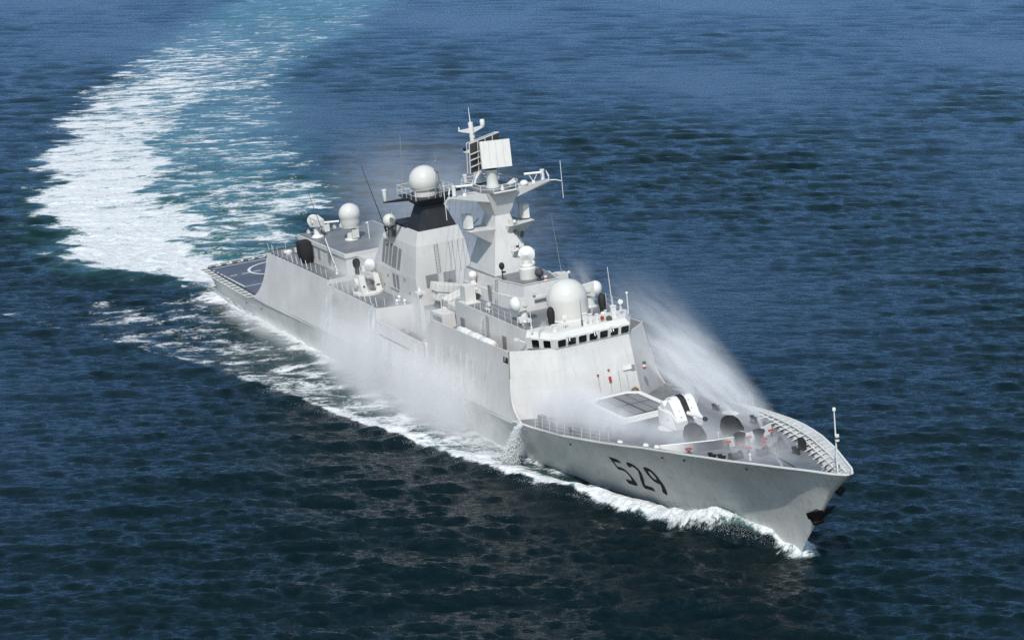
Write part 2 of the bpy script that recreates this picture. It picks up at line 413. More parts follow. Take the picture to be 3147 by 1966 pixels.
# roof deckhouse
g=G(); g.prism([(-38.2,-4.6),(-24.5,-4.3),(-24.5,4.3),(-38.2,4.6)],12.5,[15.2,15.1,15.1,15.2])
dh=part('roof_deckhouse',g,'grey')
g=G(); g.prism([(-38.35,-4.75),(-24.35,-4.45),(-24.35,4.45),(-38.35,4.75)],[14.75,14.65,14.65,14.75],[15.22,15.12,15.12,15.22])
part('parapet',g,'light',dh)
g=G(); g.prism([(-38.2,-4.6),(-24.5,-4.3),(-24.5,4.3),(-38.2,4.6)],[15.22,15.12,15.12,15.22],[15.235,15.135,15.135,15.235])
part('deckhouse_roof',g,'deck',dh)
for x in (-34,-32.3,-29.2): 
    g=G(); g.box((x,-4.50-.03,13.9),(.45,.1,1.1)); part('vent',g,'vent',dh)
for y,wd,m in ((-3.1,1.0,'light'),(-1.9,.9,'vent'),(-.6,1.1,'light'),(1.2,.8,'vent'),(2.6,.6,'light')):
    g=G(); g.box((-24.42,y,13.7),(.22,wd,1.0)); part('locker' if m=='light' else 'vent',g,m,dh)
# close-in gun deck
g=G()
b=[(-24.6,-ys(-24.6,7.2)),(-9.9,-ys(-10,7.2)),(-8.8,-3.4),(-8.8,3.4),(-9.9,ys(-10,7.2)),(-24.6,ys(-24.6,7.2))]
t=[(-24.6,-ys(-24.6,12.1)),(-10.2,-ys(-10,12.15)),(-9.0,-3.5),(-9.0,3.5),(-10.2,ys(-10,12.15)),(-24.6,ys(-24.6,12.1))]
g.prism(b,7.0,12.1,t); gd=part('gun_deckhouse',g,'grey')
g=G(); t2=[(-24.55,-ys(-24.6,12.1)+.12),(-10.3,-ys(-10,12.15)+.12),(-9.12,-3.45),(-9.12,3.45),(-10.3,ys(-10,12.15)-.12),(-24.55,ys(-24.6,12.1)-.12)]
g.prism(t2,12.09,12.12); part('gun_deck',g,'deck',gd)
g=G(); g.box((-9.6,-4.9,10.2),(.12,.7,1.7),rz=.3); g.box((-9.35,-4.1,10.2),(.12,.6,1.7),rz=.3); part('door',g,'vent',gd)
# waist (recess) with low bulwark
g=G(); b=[(-10.2,-ys(-10,7.2)),(6,-ys(6,7.4)),(6,ys(6,7.4)),(-10.2,ys(-10,7.2))]
t=[(-10.2,-ys(-10,8.6)),(6,-ys(6,8.6)),(6,ys(6,8.6)),(-10.2,ys(-10,8.6))]
g.prism(b,7.0,8.6,t)
for s in (-1,1):
    rows=[]
    for x in np.linspace(-10.2,2.6,6):
        rows.append([(x,s*ys(x,8.4),8.4),(x,s*ys(x,10.95),10.95),(x,s*(ys(x,10.95)-.14),10.95),(x,s*(ys(x,8.4)-.14),8.4)])
    g.grid(rows,smooth=False)
waist=part('waist_bulwark',g,'grey')
g=G(); g.prism([(-10.1,-ys(-10,8.6)+.2),(6,-ys(6,8.6)+.2),(6,ys(6,8.6)-.2),(-10.1,ys(-10,8.6)-.2)],8.6,8.62)
part('waist_deck',g,'deck',waist)
# shelf line below the waist opening
g=G()
for s in (-1,1):
    g.grid([[(x,s*(ys(x,9.78)+.01),9.78),(x,s*(ys(x,9.78)+.07),9.74),(x,s*(ys(x,9.6)+.01),9.62)] for x in np.linspace(-8.9,-.8,4)],smooth=False)
part('rubbing_strip',g,'vent',waist)
# centre casing amidships
g=G(); g.prism([(-9.2,-3.3),(6.5,-3.3),(6.5,3.3),(-9.2,3.3)],8.5,12.1)
cas=part('centre_casing',g,'grey')
g=G(); g.prism([(-9.1,-3.2),(6.6,-3.2),(6.6,3.2),(-9.1,3.2)],12.1,12.13); part('casing_deck',g,'deck',cas)
for x in (-7.2,-5.6,-1.0,3.0):
    g=G(); g.box((x,-3.34,10.1),(.75,.08,1.8)); part('door',g,'vent',cas)
# forward block: outer walls, walkway, front plates
FB=[(23.3,7.78,7.9),(26.75,4.0,8.2)]; FT=[(22.35,6.95,14.05),(25.5,3.75,14.32)]
g=G()
for s in (-1,1):
    rows=[]
    for x in list(np.linspace(2.2,4.2,4))+list(np.linspace(6,22.35,8)):
        zt=10.95+(x-2.2)/2*2.75 if x<4.2 else 13.7+(x-4.2)/18.1*.35
        xb=x+(23.3-22.35)*max(0,(x-15)/7.35); zb=ez(x)-.25
        rows.append([(xb,s*ys(xb,zb),zb),(x,s*ys(x,zt),zt),(x,s*(ys(x,zt)-.12),zt),(xb,s*(ys(xb,zb)-.12),zb)])
    g.grid(rows,smooth=False)
    a,b_,c_,d_=rows[0]; g.add([a,b_,c_,d_],[(0,1,2,3)])
# front plates
for s in (-1,1):
    q=[(23.3,s*ys(23.3,7.65),7.65),(26.75,s*4.0,7.9),(25.5,s*3.75,14.32),(22.35,s*6.95,14.05)]
    g.add(q+[(p[0]-.12,p[1]*.985,p[2]) for p in q],[(0,1,2,3),(7,6,5,4),(0,4,5,1),(1,5,6,2),(2,6,7,3),(3,7,4,0)])
q=[(26.75,-4.0,7.9),(26.75,4.0,7.9),(25.5,3.75,14.32),(25.5,-3.75,14.32)]
g.add(q+[(p[0]-.12,p[1],p[2]) for p in q],[(0,1,2,3),(7,6,5,4),(0,4,5,1),(1,5,6,2),(2,6,7,3),(3,7,4,0)])
for s in (-1,1):
    rows=[]
    for z in np.linspace(7.7,11.6,14):
        k=max(0,1-(z-7.9)/2.5); x1=23.3-(z-7.65)/6.4*.95; x=x1+2.3*k**2.6; yb=ys(23.3,z)-.04
        rows.append([(x1-.05,s*yb,z),(x,s*(yb+.02),z),(x,s*(yb-.12),z),(x1-.05,s*(yb-.12),z)])
    g.grid(rows,smooth=False)
fb=part('forward_superstructure',g,'grey')
g=G(); g.prism([(3.2,-ys(3,11.2)+.1),(22.6,-ys(22,11.2)+.1),(22.6,ys(22,11.2)-.1),(3.2,ys(3,11.2)-.1)],11.0,11.2); part('side_walkway',g,'deck',fb)
g=G(); g.prism([(3.2,-ys(3,9)+.1),(3.6,-ys(3,9)+.1),(3.6,ys(3,9)-.1),(3.2,ys(3,9)-.1)],8.6,11.2)
part('after_bulkhead',g,'grey',fb)
# wheelhouse
WB=[(6.5,-5.15),(22.75,-5.3),(25.5,-3.75),(25.5,3.75),(22.75,5.3),(6.5,5.15)]
g=G(); g.prism(WB,[11.2,11.2,14.25,14.25,11.2,11.2],[15.65]*6,[(6.5,-5.1),(22.55,-5.1),(25.15,-3.6),(25.15,3.6),(22.55,5.1),(6.5,5.1)])
wh=part('wheelhouse',g,'grey')
g=G(); g.prism([(6.5,-5.0),(22.6,-5.0),(25.05,-3.5),(25.05,3.5),(22.6,5.0),(6.5,5.0)],15.64,15.67); part('bridge_roof',g,'deck',wh)
# window band leaning out, white coaming above it
band_b=[(22.85,5.36,14.15),(25.58,3.80,14.32)]; band_t=[(22.95,5.45,15.22),(25.72,3.86,15.22)]
g=G()
def bandpt(seg,u,v):
    # seg: 0 starboard wing, 1 centre, 2 port wing
    if seg==1:
        b=Vector((25.58,-3.80+7.6*u,14.32)); t=Vector((25.72,-3.86+7.72*u,15.22))
    else:
        s=-1 if seg==0 else 1; uu=u if seg==0 else 1-u
        b=Vector(band_b[0]).lerp(Vector(band_b[1]),uu); t=Vector(band_t[0]).lerp(Vector(band_t[1]),uu); b.y*=s; t.y*=s
    return b.lerp(t,v)
for seg in range(3): g.add([bandpt(seg,0,0),bandpt(seg,1,0),bandpt(seg,1,1),bandpt(seg,0,1)],[(0,1,2,3)])
for s in (-1,1): g.add([(22.85,s*5.36,14.15),(22.95,s*5.45,15.22),(22.55,s*5.1,15.22),(22.75,s*5.3,14.15)],[(0,1,2,3)])
bb=[(22.95,-5.45),(25.72,-3.86),(25.72,3.86),(22.95,5.45),(22.3,5.1),(22.3,-5.1)]
bt=[(22.7,-5.2),(25.3,-3.65),(25.3,3.65),(22.7,5.2),(22.3,5.1),(22.3,-5.1)]
g.prism(bb,15.22,15.72,bt)
band=part('window_band',g,'light',wh)
def window(seg,u0,u1,v0=.12,v1=.88):
    P=lambda u,v:bandpt(seg,u,v)
    n=(P(1,0)-P(0,0)).cross(P(0,1)-P(0,0)).normalized()
    if n.x<0: n=-n
    r=.13; us=[]; cnt=5
    W=u1-u0; Hh=v1-v0; L=(P(1,0)-P(0,0)).length; Hm=(P(0,1)-P(0,0)).length; ru=r/L; rv=r/Hm
    for cx,cz,a0 in ((u1-ru,v1-rv,0),(u0+ru,v1-rv,90),(u0+ru,v0+rv,180),(u1-ru,v0+rv,270)):
        for k in range(cnt):
            a=R(a0+90*k/(cnt-1)); us.append((cx+ru*math.cos(a),cz+rv*math.sin(a)))
    g=G(); g.add([P(u,v)+n*.03 for u,v in us],[tuple(range(len(us)))]); 
    pane=part('bridge_window',g,'glass',wh)
    g=G(); cu=(u0+u1)/2; cv=(v0+v1)/2; m=len(us); f=1.0
    vs=[P(u,v)+n*.05 for u,v in us]+[P(cu+(u-cu)*(1+.14),cv+(v-cv)*(1+.17))+n*.012 for u,v in us]+[P(u,v)+n*.02 for u,v in us]
    g.add(vs,[(k,(k+1)%m,m+(k+1)%m,m+k) for k in range(m)]+[(k,(k+1)%m,2*m+(k+1)%m,2*m+k) for k in range(m)])
    part('window_frame',g,'grey',pane)
for k in range(7):
    c=(k+.5)/7+.004; 
    if k==0: c+=.008
    window(1,c-.053,c+.053)
for u in (.32,.72): window(0,u-.125,u+.125); window(2,1-u-.125,1-u+.125)
for y in (-2.6,.2,1.9):
    g=G(); g.box((25.75,y,15.3),(.22,.3,.16)); g.tube((25.8,y-.1,15.2),(25.95,y-.1,14.85),.05); g.tube((25.8,y+.12,15.2),(25.95,y+.12,14.9),.05)
    part('wiper_motor',g,'white',wh)
# navigation lights on the wings (black niche on the corner)
g=G(); x=22.3
for s in (-1,1):
    q=[(21.35,s*(ys(21.4,13.5)+.02),13.48),(21.35,s*(ys(21.4,12.95)+.02),12.95),(22.42,s*(ys(22.4,12.95)-.0+.03),12.97),(22.38,s*(ys(22.3,13.5)+.03),13.5)]
    g.add(q,[(0,1,2,3)]); g.add([(22.42,s*7.08,12.97),(22.38,s*7.0,13.5),(22.85,s*6.55,13.52),(22.92,s*6.62,12.97)],[(0,1,2,3)])
niche=part('light_niche',g,'black',fb,normals=False)
g=G(); g.lathe((21.75,-7.13,13.1),[(.16,0),(.16,.3),(.05,.36)],n=12); part('navigation_light',g,'vent',niche)
# fittings on the forward face
def face_pt(y,z): return 26.75-(z-7.9)/6.42*1.25+.02
for y,z,m,d in ((2.95,11.3,'white',(.16,.85,.38)),(-.1,11.2,'red',(.14,.16,.18)),(1.05,11.45,'red',(.14,.16,.16)),(1.05,10.6,'red',(.16,.22,.5)),(3.55,11.2,'vent',(.06,.42,.5))):
    g=G(); g.box((face_pt(y,z)+.05,y,z),d,ry=-.19); part({'white':'wall_locker','red':'fire_valve','vent':'wall_vent'}[m],g,m,fb)
g=G()
for y,z0,z1 in ((-.1,9.6,11.1),(1.05,9.4,10.4),(2.0,9.3,11.2),(2.8,9.3,10.8)): g.tube((face_pt(y,z0)+.03,y,z0),(face_pt(y,z1)+.03,y,z1),.02,n=4)
part('wall_pipe',g,'vent',fb)
g=G(); g.box((25.0,-4.75,10.2),(.2,.3,.35),rz=-.9); g.tube((25.05,-4.8,9.4),(25.05,-4.8,10.0),.02); part('fire_valve',g,'brown',fb)
for k in range(3):
    g=G(); g.tube((26.55,4.55,10.95+k*.22),(26.55,4.55,11.17+k*.22),.17,n=14); part('striped_light',g,('red','white','dark')[k],fb)
g=G(); g.ball((26.9,3.2,8.95),.42,rz=.6); g.box((26.9,3.2,8.6),(.8,.75,.6)); part('canvas_bundle',g,'brown',fb)
g=G(); g.box((21.9,-5.9,14.9),(.5,.25,.22),rz=.5); g.tube((21.9,-5.9,14.9),(22.4,-5.3,14.6),.05); part('signal_lamp',g,'white',wh)
# ladder, doors, liferafts on the inner side
def ladder(p0,p1,w,parent,axis=(1,0,0)):
    g=G(); a=Vector(axis)*w/2; p0=Vector(p0); p1=Vector(p1)
    g.tube(p0-a,p1-a,.03,n=4); g.tube(p0+a,p1+a,.03,n=4)
    n=int((p1-p0).length/.3)
    for k in range(n+1): p=p0.lerp(p1,k/n); g.tube(p-a,p+a,.02,n=4)
    return part('ladder',g,'mesh',parent)
ladder((13.9,-5.28,11.4),(14.1,-5.22,15.6),.45,wh)
for x in (8.2,17.6): g=G(); g.box((x,-5.22,13.3),(.75,.08,1.9)); part('door',g,'vent',wh)
g=G(); g.box((18.6,-5.24,12.2),(2.2,.06,1.6)); g.box((15.6,-5.24,12.6),(.9,.08,1.0)); part('wall_panel',g,'light',wh)
for k in range(3):
    x0=10.3+k*2.62; g=G(); zz=13.72+.02*k; y=-ys(x0,13.8)+.42
    g.lathe((x0,y,zz),[(.12,0),(.38,.10),(.40,.14),(.40,1.1),(.43,1.12),(.43,1.4),(.40,1.42),(.40,2.35),(.38,2.42),(.12,2.55)],n=20,axis=(1,0,.012))
    part('liferaft_canister',g,'white',fb)
g=G()
for k in range(6): g.tube((10.6+k*1.4,-6.6,13.4),(10.6+k*1.4,-5.9,13.0),.03); 
g.tube((10.0,-6.35,13.35),(18.2,-6.35,13.4),.04)
g.lathe((8.6,-6.2,13.2),[(.5,0),(.5,1.3)],n=16,axis=(1,0,0)); part('raft_cradle',g,'vent',fb)
g=G(); g.lathe((20.2,-6.2,11.2),[(.12,0),(.12,.9),(.25,1.0),(.25,1.1)],n=12); part('vent_head',g,'white',fb)
# ------------------------------------------------------------------ mast house, mast, radars
g=G(); MHP=[(16.0,-2.0),(16.0,2.0),(12.4,2.7),(4.2,2.9),(3.2,2.0),(3.2,-2.0),(4.2,-2.9),(12.4,-2.7)]
MHT=[(15.8,-1.85),(15.8,1.85),(12.4,2.5),(4.2,2.7),(3.4,1.9),(3.4,-1.9),(4.2,-2.7),(12.4,-2.5)]
g.prism([(p[0]+.25,p[1]*1.12) for p in MHP],12.1,16.9,[(p[0]+.1,p[1]*1.04) for p in MHP]); g.prism(MHP,16.9,18.1,MHT)
mh=part('mast_house',g,'grey')
g=G(); g.prism([(p[0]*.995,p[1]*.96) for p in MHT],18.1,18.12); part('mast_house_deck',g,'deck',mh)
g=G(); g.path([(10.9,-2.5,18.2),(12.4,-2.48,18.2),(15.8,-1.85,18.2),(15.8,1.85,18.2),(12.4,2.48,18.2)],.05,6); part('toe_rail',g,'light',mh)
ladder((11.5,-2.95,15.7),(11.3,-2.6,18.0),.45,mh); g=G(); g.box((10.3,-2.98,16.7),(.6,.08,1.5)); part('door',g,'vent',mh)
g=G(); g.prism([(14.4,-2.42),(16.35,-2.1),(16.35,2.1),(14.4,2.42)],16.65,16.72); part('ledge',g,'vent',mh)
g=G(); g.box((16.15,.9,17.2),(.25,.35,.4)); g.box((16.2,-1.1,17.3),(.15,.25,.3)); part('locker',g,'light',mh)
# mast
def quadring(x0,x1,y,z): return [(x0,-y,z),(x1,-y,z),(x1,y,z),(x0,y,z)]
g=G()
g.hexa(quadring(3.4,10.4,2.45,16.8),quadring(6.0,8.5,.78,23.6))
g.hexa(quadring(6.0,8.5,.78,23.6),quadring(4.9,9.2,1.7,26.0))
mast=part('mast',g,'grey')
g=G(); PL=[(3.0,-1.3),(4.0,-2.0),(8.4,-2.0),(9.6,-1.2),(9.6,1.2),(8.4,2.0),(4.0,2.0),(3.0,1.3)]
g.prism(PL,26.0,26.14); plat=part('mast_platform',g,'deck',mast)
g=G(); loop=[(p[0],p[1],26.75) for p in PL]; g.path(loop+[loop[0]],.035,6); loop=[(p[0],p[1],26.42) for p in PL]; g.path(loop+[loop[0]],.02,4)
for p in PL: g.tube((p[0],p[1],26.1),(p[0],p[1],26.75),.03,n=4)
part('platform_rail',g,'white',plat)
g=G(); g.path([(9.65,-1.2,26.05),(9.65,1.2,26.05)],.1,6); part('platform_edge',g,'light',plat)
for s in (-1,1):
    g=G(); g.hexa([(6.6,s*1.2,25.1),(8.9,s*1.2,25.1),(8.6,s*5.4,25.95),(8.0,s*5.4,25.95)],[(6.6,s*1.2,26.0),(8.9,s*1.2,26.0),(8.7,s*5.4,26.15),(7.9,s*5.4,26.15)])
    yard=part('yard',g,'grey',mast)
    g=G(); g.path([(8.3,s*5.3,26.1),(8.9,s*5.9,26.1),(9.5,s*6.2,26.0)],.05,5); g.path([(8.3,s*5.0,26.1),(8.9,s*5.9,26.1)],.035,5)
    part('yard_bracket',g,'white',yard)
    g=G(); g.tube((9.4,s*6.25,24.3),(9.4,s*6.25,28.0),.035,n=5); part('whip_antenna',g,'white',mast)
    # navigation radar: scanner bar on forked mount
    g=G(); c=(8.35,s*3.7,27.05); a=Vector((.41,.91,0)).normalized()*.85
    g.tube(Vector(c)-a,Vector(c)+a,.12,n=12); nr=part('navigation_radar',g,'white',mast)
    g=G(); g.tube((8.35,s*3.7,26.2),(8.15,s*3.35,26.95),.04,n=5); g.tube((8.35,s*3.7,26.2),(8.55,s*4.05,26.95),.04,n=5); g.ball((8.35,s*3.7,26.15),.2,12)
    part('radar_mount',g,'white',nr)
    g=G(); g.lathe((8.3,s*4.75,26.15),[(.12,0),(.2,.1),(.2,.9),(.24,.95),(.24,1.1)],n=14); part('drum_antenna',g,'white',mast)
    g=G(); g.path([(8.4,s*5.35,26.15),(8.4,s*5.35,26.5)],.05,6); g.tube((8.4,s*5.35,26.5),(8.3,s*5.15,27.1),.1,.03,6); part('wind_sensor',g,'white',mast)
    # electronic support boxes on triangular brackets
    g=G(); g.hexa([(5.4,s*1.0,20.9),(8.6,s*1.2,20.9),(8.0,s*1.3,20.95),(6.2,s*1.3,20.95)],[(5.6,s*1.0,22.4),(8.9,s*1.0,22.4),(8.3,s*3.5,22.45),(6.2,s*3.5,22.45)])
    br=part('box_bracket',g,'grey',mast)
    g=G(); g.prism([(6.3,s*2.75),(6.9,s*2.55),(7.5,s*2.75),(7.6,s*3.3),(7.0,s*3.55),(6.3,s*3.4)],22.6,23.95); eb=part('sensor_box',g,'white' if s<0 else 'light',mast)
    g=G(); g.tube((6.3,s*2.5,22.5),(5.4,s*1.2,23.0),.045,n=5); part('cable_conduit',g,'dark',br)
g=G(); g.ball((8.5,2.6,26.25),.42,rz=.34); part('small_dome',g,'white',mast)
g=G(); g.box((9.3,.9,26.75),(.35,.8,.3),rx=.5); g.tube((9.5,-.2,26.2),(9.5,-.2,26.7),.2,.12); part('platform_fitting',g,'white',plat)
for z,y,x in ((22.6,0.4,9.1),(20.2,.5,9.7)):
    g=G(); g.hexa([(x-.7,.1,z-.9),(x-.3,.1,z-.9),(x-.3,1.1,z-.9),(x-.7,1.1,z-.9)],[(x-.5,.0,z),(x+.5,.1,z),(x+.5,1.2,z),(x-.5,1.3,z)]); b2=part('fore_bracket',g,'grey',mast)
    g=G(); g.box((x+.2,.4,z+.3),(.25,.3,.6)); g.ball((x+.25,.8,z+.3),.2,12); g.tube((x+.1,1.0,z),(x+.4,1.2,z+.4),.05); part('sensor_cluster',g,'light',b2)
g=G(); g.tube((9.2,1.0,21.7),(9.75,1.3,21.65),.12,.34,14); g.box((9.1,.9,21.9),(.3,.3,.3)); part('horn',g,'dark',mast)
for k in range(3): 
    g=G(); g.tube((10.05,.55,20.25+k*.25),(10.05,.55,20.5+k*.25),.16,n=12); part('striped_light',g,('white','dark','white')[k],mast)
# three-dimensional search radar: two back-to-back panels
def panel(c,uv,nv,wd,ht,th,mat,name,parent,ribs=4):
    c=Vector(c); u=Vector(uv).normalized(); n=Vector(nv).normalized(); n=(n-u*n.dot(u)).normalized(); v=n.cross(u); 
    if v.z<0: v=-v
    def P(a,b,d): return c+u*a*wd/2+v*b*ht/2+n*d
    g=G(); g.hexa([P(-1,-1,-th/2),P(1,-1,-th/2),P(1,-1,th/2),P(-1,-1,th/2)],[P(-1,1,-th/2),P(1,1,-th/2),P(1,1,th/2),P(-1,1,th/2)])
    o=part(name,g,mat,parent)
    g=G()
    for k in range(1,ribs): a=-1+2*k/ribs; g.hexa([P(a-.006,-1,th/2),P(a+.006,-1,th/2),P(a+.006,-1,th/2+.012),P(a-.006,-1,th/2+.012)],[P(a-.006,1,th/2),P(a+.006,1,th/2),P(a+.006,1,th/2+.012),P(a-.006,1,th/2+.012)])
    part('panel_seam',g,'vent',o)
    return o,P
g=G(); g.lathe((6.9,0,26.14),[(.66,0),(.62,.1),(.56,.5),(.56,1.3),(.66,1.6),(.66,1.75)],n=20); ped=part('radar_pedestal',g,'light',mast)
U=Vector((.30,.95,0)); 
pf,P=panel((7.75,.35,29.45),(.36,.93,0),(.90,-.34,.20),2.75,2.65,.22,'light','radar_panel',mast)
g=G()
for a,b in ((-1,-.72),(-.72,-.6)): 
    g.hexa([P(a-.16,-1,-.25),P(a+.06,-1,-.25),P(a+.02,-1,.1),P(a-.1,-1,.1)],[P(a-.16,1,-.25),P(a+.06,1,-.25),P(a+.02,1,.1),P(a-.1,1,.1)])
part('panel_edge',g,'light',pf)
pb,Pb=panel((5.75,.0,29.35),(-.42,.90,.06),(-.88,-.45,.12),4.5,3.0,.12,'dark','radar_panel',mast)
g=G()
for b in (-1,1): g.tube(Pb(-1,b,0),Pb(1,b,0),.07,n=6)
for a in (-1,1): g.tube(Pb(a,-1,0),Pb(a,1,0),.06,n=6)
g.tube(Pb(-1,1,.35),Pb(.9,1,.35),.05,n=6); g.tube(Pb(.9,1,.35),Pb(1,1,0),.05,n=6); g.tube(Pb(-1,1,.35),Pb(-1,-1,.35),.05,n=6)
for b in (-.55,-.1,.3): g.tube(Pb(-1,b,-.12),Pb(1,b,-.12),.07,n=5)
for a in (-.5,0,.5): g.tube(Pb(a,-1,-.12),Pb(a,1,-.12),.05,n=5)
part('panel_frame',g,'light',pb)
g=G(); g.box((6.5,.1,29.0),(1.1,.8,1.7)); g.tube((6.9,0,27.8),(6.7,0,28.4),.5); g.box((6.9,-.5,28.6),(.4,.5,.8)); part('radar_turntable',g,'dark',mast)
# topmast
g=G(); g.lathe((3.75,0,26.14),[(.85,0),(.5,.5),(.42,1.0),(.24,5.4),(.24,5.9),(.2,6.0)],n=14,axis=(-.12,0,1)); tm=part('topmast',g,'light',mast)
g=G(); g.hexa([(2.95,-1.35,31.35),(3.25,-1.35,31.35),(3.25,-.1,31.0),(2.95,-.1,31.0)],[(2.95,-1.35,31.45),(3.25,-1.35,31.45),(3.25,-.1,31.5),(2.95,-.1,31.5)])
g.hexa([(2.95,.1,31.0),(3.25,.1,31.0),(3.25,1.35,31.45),(2.95,1.35,31.45)],[(2.95,.1,31.5),(3.25,.1,31.5),(3.25,1.35,31.55),(2.95,1.35,31.55)])
part('crosstree',g,'white',tm)
g=G(); g.lathe((3.1,1.25,31.55),[(.22,0),(.24,.1),(.24,.55),(.2,.62)],n=14); part('cup_antenna',g,'white',tm)
g=G(); g.tube((3.1,-1.3,31.4),(3.1,-1.3,31.8),.09,.05); part('small_sensor',g,'white',tm)
g=G(); g.tube((3.02,0,32.0),(2.95,0,33.5),.06,.03); part('lightning_rod',g,'white',tm)
g=G(); g.hexa([(3.3,-1.2,29.3),(3.6,-1.2,29.3),(3.7,-.2,29.1),(3.3,-.2,29.1)],[(3.3,-1.2,29.4),(3.6,-1.2,29.4),(3.7,-.2,29.5),(3.3,-.2,29.5)]); part('lamp_arm',g,'white',tm)
g=G(); g.tube((3.4,-1.05,29.4),(3.4,-1.05,29.75),.16); part('masthead_lamp',g,'rust',tm)
g=G()
for k in range(9): z=27.4+k*.45; x=3.75-(z-26.1)*.12; g.tube((x+.35,-.05,z),(x+.35,.25,z),.03,n=4)
part('climbing_rung',g,'dark',tm)
# halyards
g=G()
for s in (-1,1):
    for k in range(6):
        y=1.8+k*.6; g.tube((7.4,s*y,25.4+.1*k),(3.5-k*.5,s*(3.0+.25*k),13.2),.009,n=3)
part('halyard',g,'dark',mast)
# fore fire-control radar on its tower
def illuminator(c,az,parent,name='fire_control_radar'):
    c=Vector(c); a=Vector((math.cos(az),math.sin(az),0)); b=Vector((-a.y,a.x,0)); zz=Vector((0,0,1))
    g=G(); g.lathe(c+a*.25,[(.72,0),(.74,.1),(.70,.3),(.56,.52),(.34,.66),(.02,.72)],n=26,axis=a)
    o=part(name,g,'white',parent)
    def Q(x,y,z): return c+a*x+b*y+zz*z
    g=G(); g.hexa([Q(-1.35,-.42,-.45),Q(.3,-.55,-.62),Q(.3,.55,-.62),Q(-1.35,.42,-.45)],[Q(-1.35,-.42,.28),Q(.3,-.6,.62),Q(.3,.6,.62),Q(-1.35,.42,.28)])
    part('radar_housing',g,'light',o)
    g=G(); 
    for s in (-1,1): g.tube(Q(-.3,s*.5,0),Q(-.3,s*.62,0),.2,n=16)
    g.tube(Q(-.3,0,-.6),Q(-.3,0,-1.5),.28,.45,14); g.lathe(Q(-.3,0,-1.85),[(.75,0),(.7,.15),(.45,.35)],n=16)
    part('radar_pedestal',g,'light',o)
    return o
illuminator((18.9,-3.9,17.35),R(-95),wh); illuminator((18.9,3.7,17.35),R(60),wh)
illuminator((-35.6,-3.4,17.0),R(190),dh); illuminator((-36.6,1.6,17.1),R(140),dh)
g=G(); g.lathe((13.2,-.1,18.12),[(.82,0),(.82,1.0),(.62,1.12),(.62,1.3),(.45,1.45),(.4,1.75)],n=24); tw=part('tracker_tower',g,'light',mh)
g=G(); g.lathe((13.3,-.1,20.45),[(.75,-.35),(.82,-.2),(.80,0),(.6,.12),(.08,.5)],n=26,axis=(.8,-.45,.15)); g.tube((13.0,-.85,20.4),(13.0,.75,20.4),.14); g.box((12.9,.7,20.3),(.7,.25,.9)); part('tracker_dish',g,'white',tw)
g=G(); g.ball((15.2,.15,18.95),.42,20); g.tube((15.2,.15,18.1),(15.2,.15,18.6),.14); part('canvas_cover',g,'canvasg',mh,label='round dark grey canvas cover')
for k in range(3):
    g=G(); g.tube((15.5,.65,18.15+k*.15),(15.5,.65,18.3+k*.15),.17,n=12); part('striped_light',g,('white','red','white')[k],mh)
g=G(); g.ball((12.2,-2.3,19.55),.27,14,rz=.36); g.tube((12.2,-2.3,18.1),(12.2,-2.3,19.3),.06); g.path([(12.5,-2.4,18.1),(12.25,-2.3,18.9),(12.0,-2.2,18.1)],.03); g.box((12.5,-2.3,19.0),(.4,.3,.12)); part('canvas_cover',g,'canvas',mh,label='small black hooded searchlight')
# satcom ball on the side bracket
for s in (-1,1):
    g=G(); g.hexa([(6.0,s*2.6,15.7),(8.2,s*2.6,15.7),(8.2,s*3.2,16.3),(6.0,s*3.2,16.3)],[(6.0,s*2.6,16.6),(8.2,s*2.6,16.6),(8.2,s*4.0,16.6),(6.0,s*4.0,16.6)]); b3=part('side_bracket',g,'grey',mh)
    g=G(); g.lathe((7.1,s*3.2,16.6),[(.5,0),(.5,.45),(.3,.5),(.26,.85),(.36,1.0)],n=18); g.ball((7.1,s*3.2,17.95),.42,22); part('small_dome',g,'white',b3)
    g=G(); g.tube((7.6,s*3.6,12.1),(7.6,s*3.6,16.0),.08); part('bracket_strut',g,'light',b3)
# decoy launchers / electronic boxes beside the wheelhouse
for s,x0,y0 in ((-1,8.2,-4.3),(1,10.9,4.5)):
    g=G(); g.box((x0,y0,16.5),(.9,1.1,1.75)); bx_=part('equipment_box',g,'light',wh)
    g=G(); g.tube((x0-.75,y0,15.85),(x0-.75,y0,17.25),.5,n=18); g.ball((x0+.2,y0+.75,17.3),.17,10); part('drum',g,'light',bx_)
    g=G(); g.box((x0,y0,15.7),(2.2,1.5,.1)); part('box_base',g,'light',bx_)
# main surface-search radome
g=G(); r=1.92
prof=[(1.86,0),(1.9,.25),(r,.5),(r*1.0,1.75)]+[(r*math.cos(t),1.75+r*math.sin(t)) for t in np.linspace(.06,PI/2-.001,18)]
g.lathe((20.9,.05,15.66),prof,n=56); bd=part('search_radome',g,'dome',wh)
g=G(); g.lathe((20.9,.05,15.66),[(2.02,0),(2.02,.07),(1.9,.14)],n=56); part('radome_base',g,'light',bd)
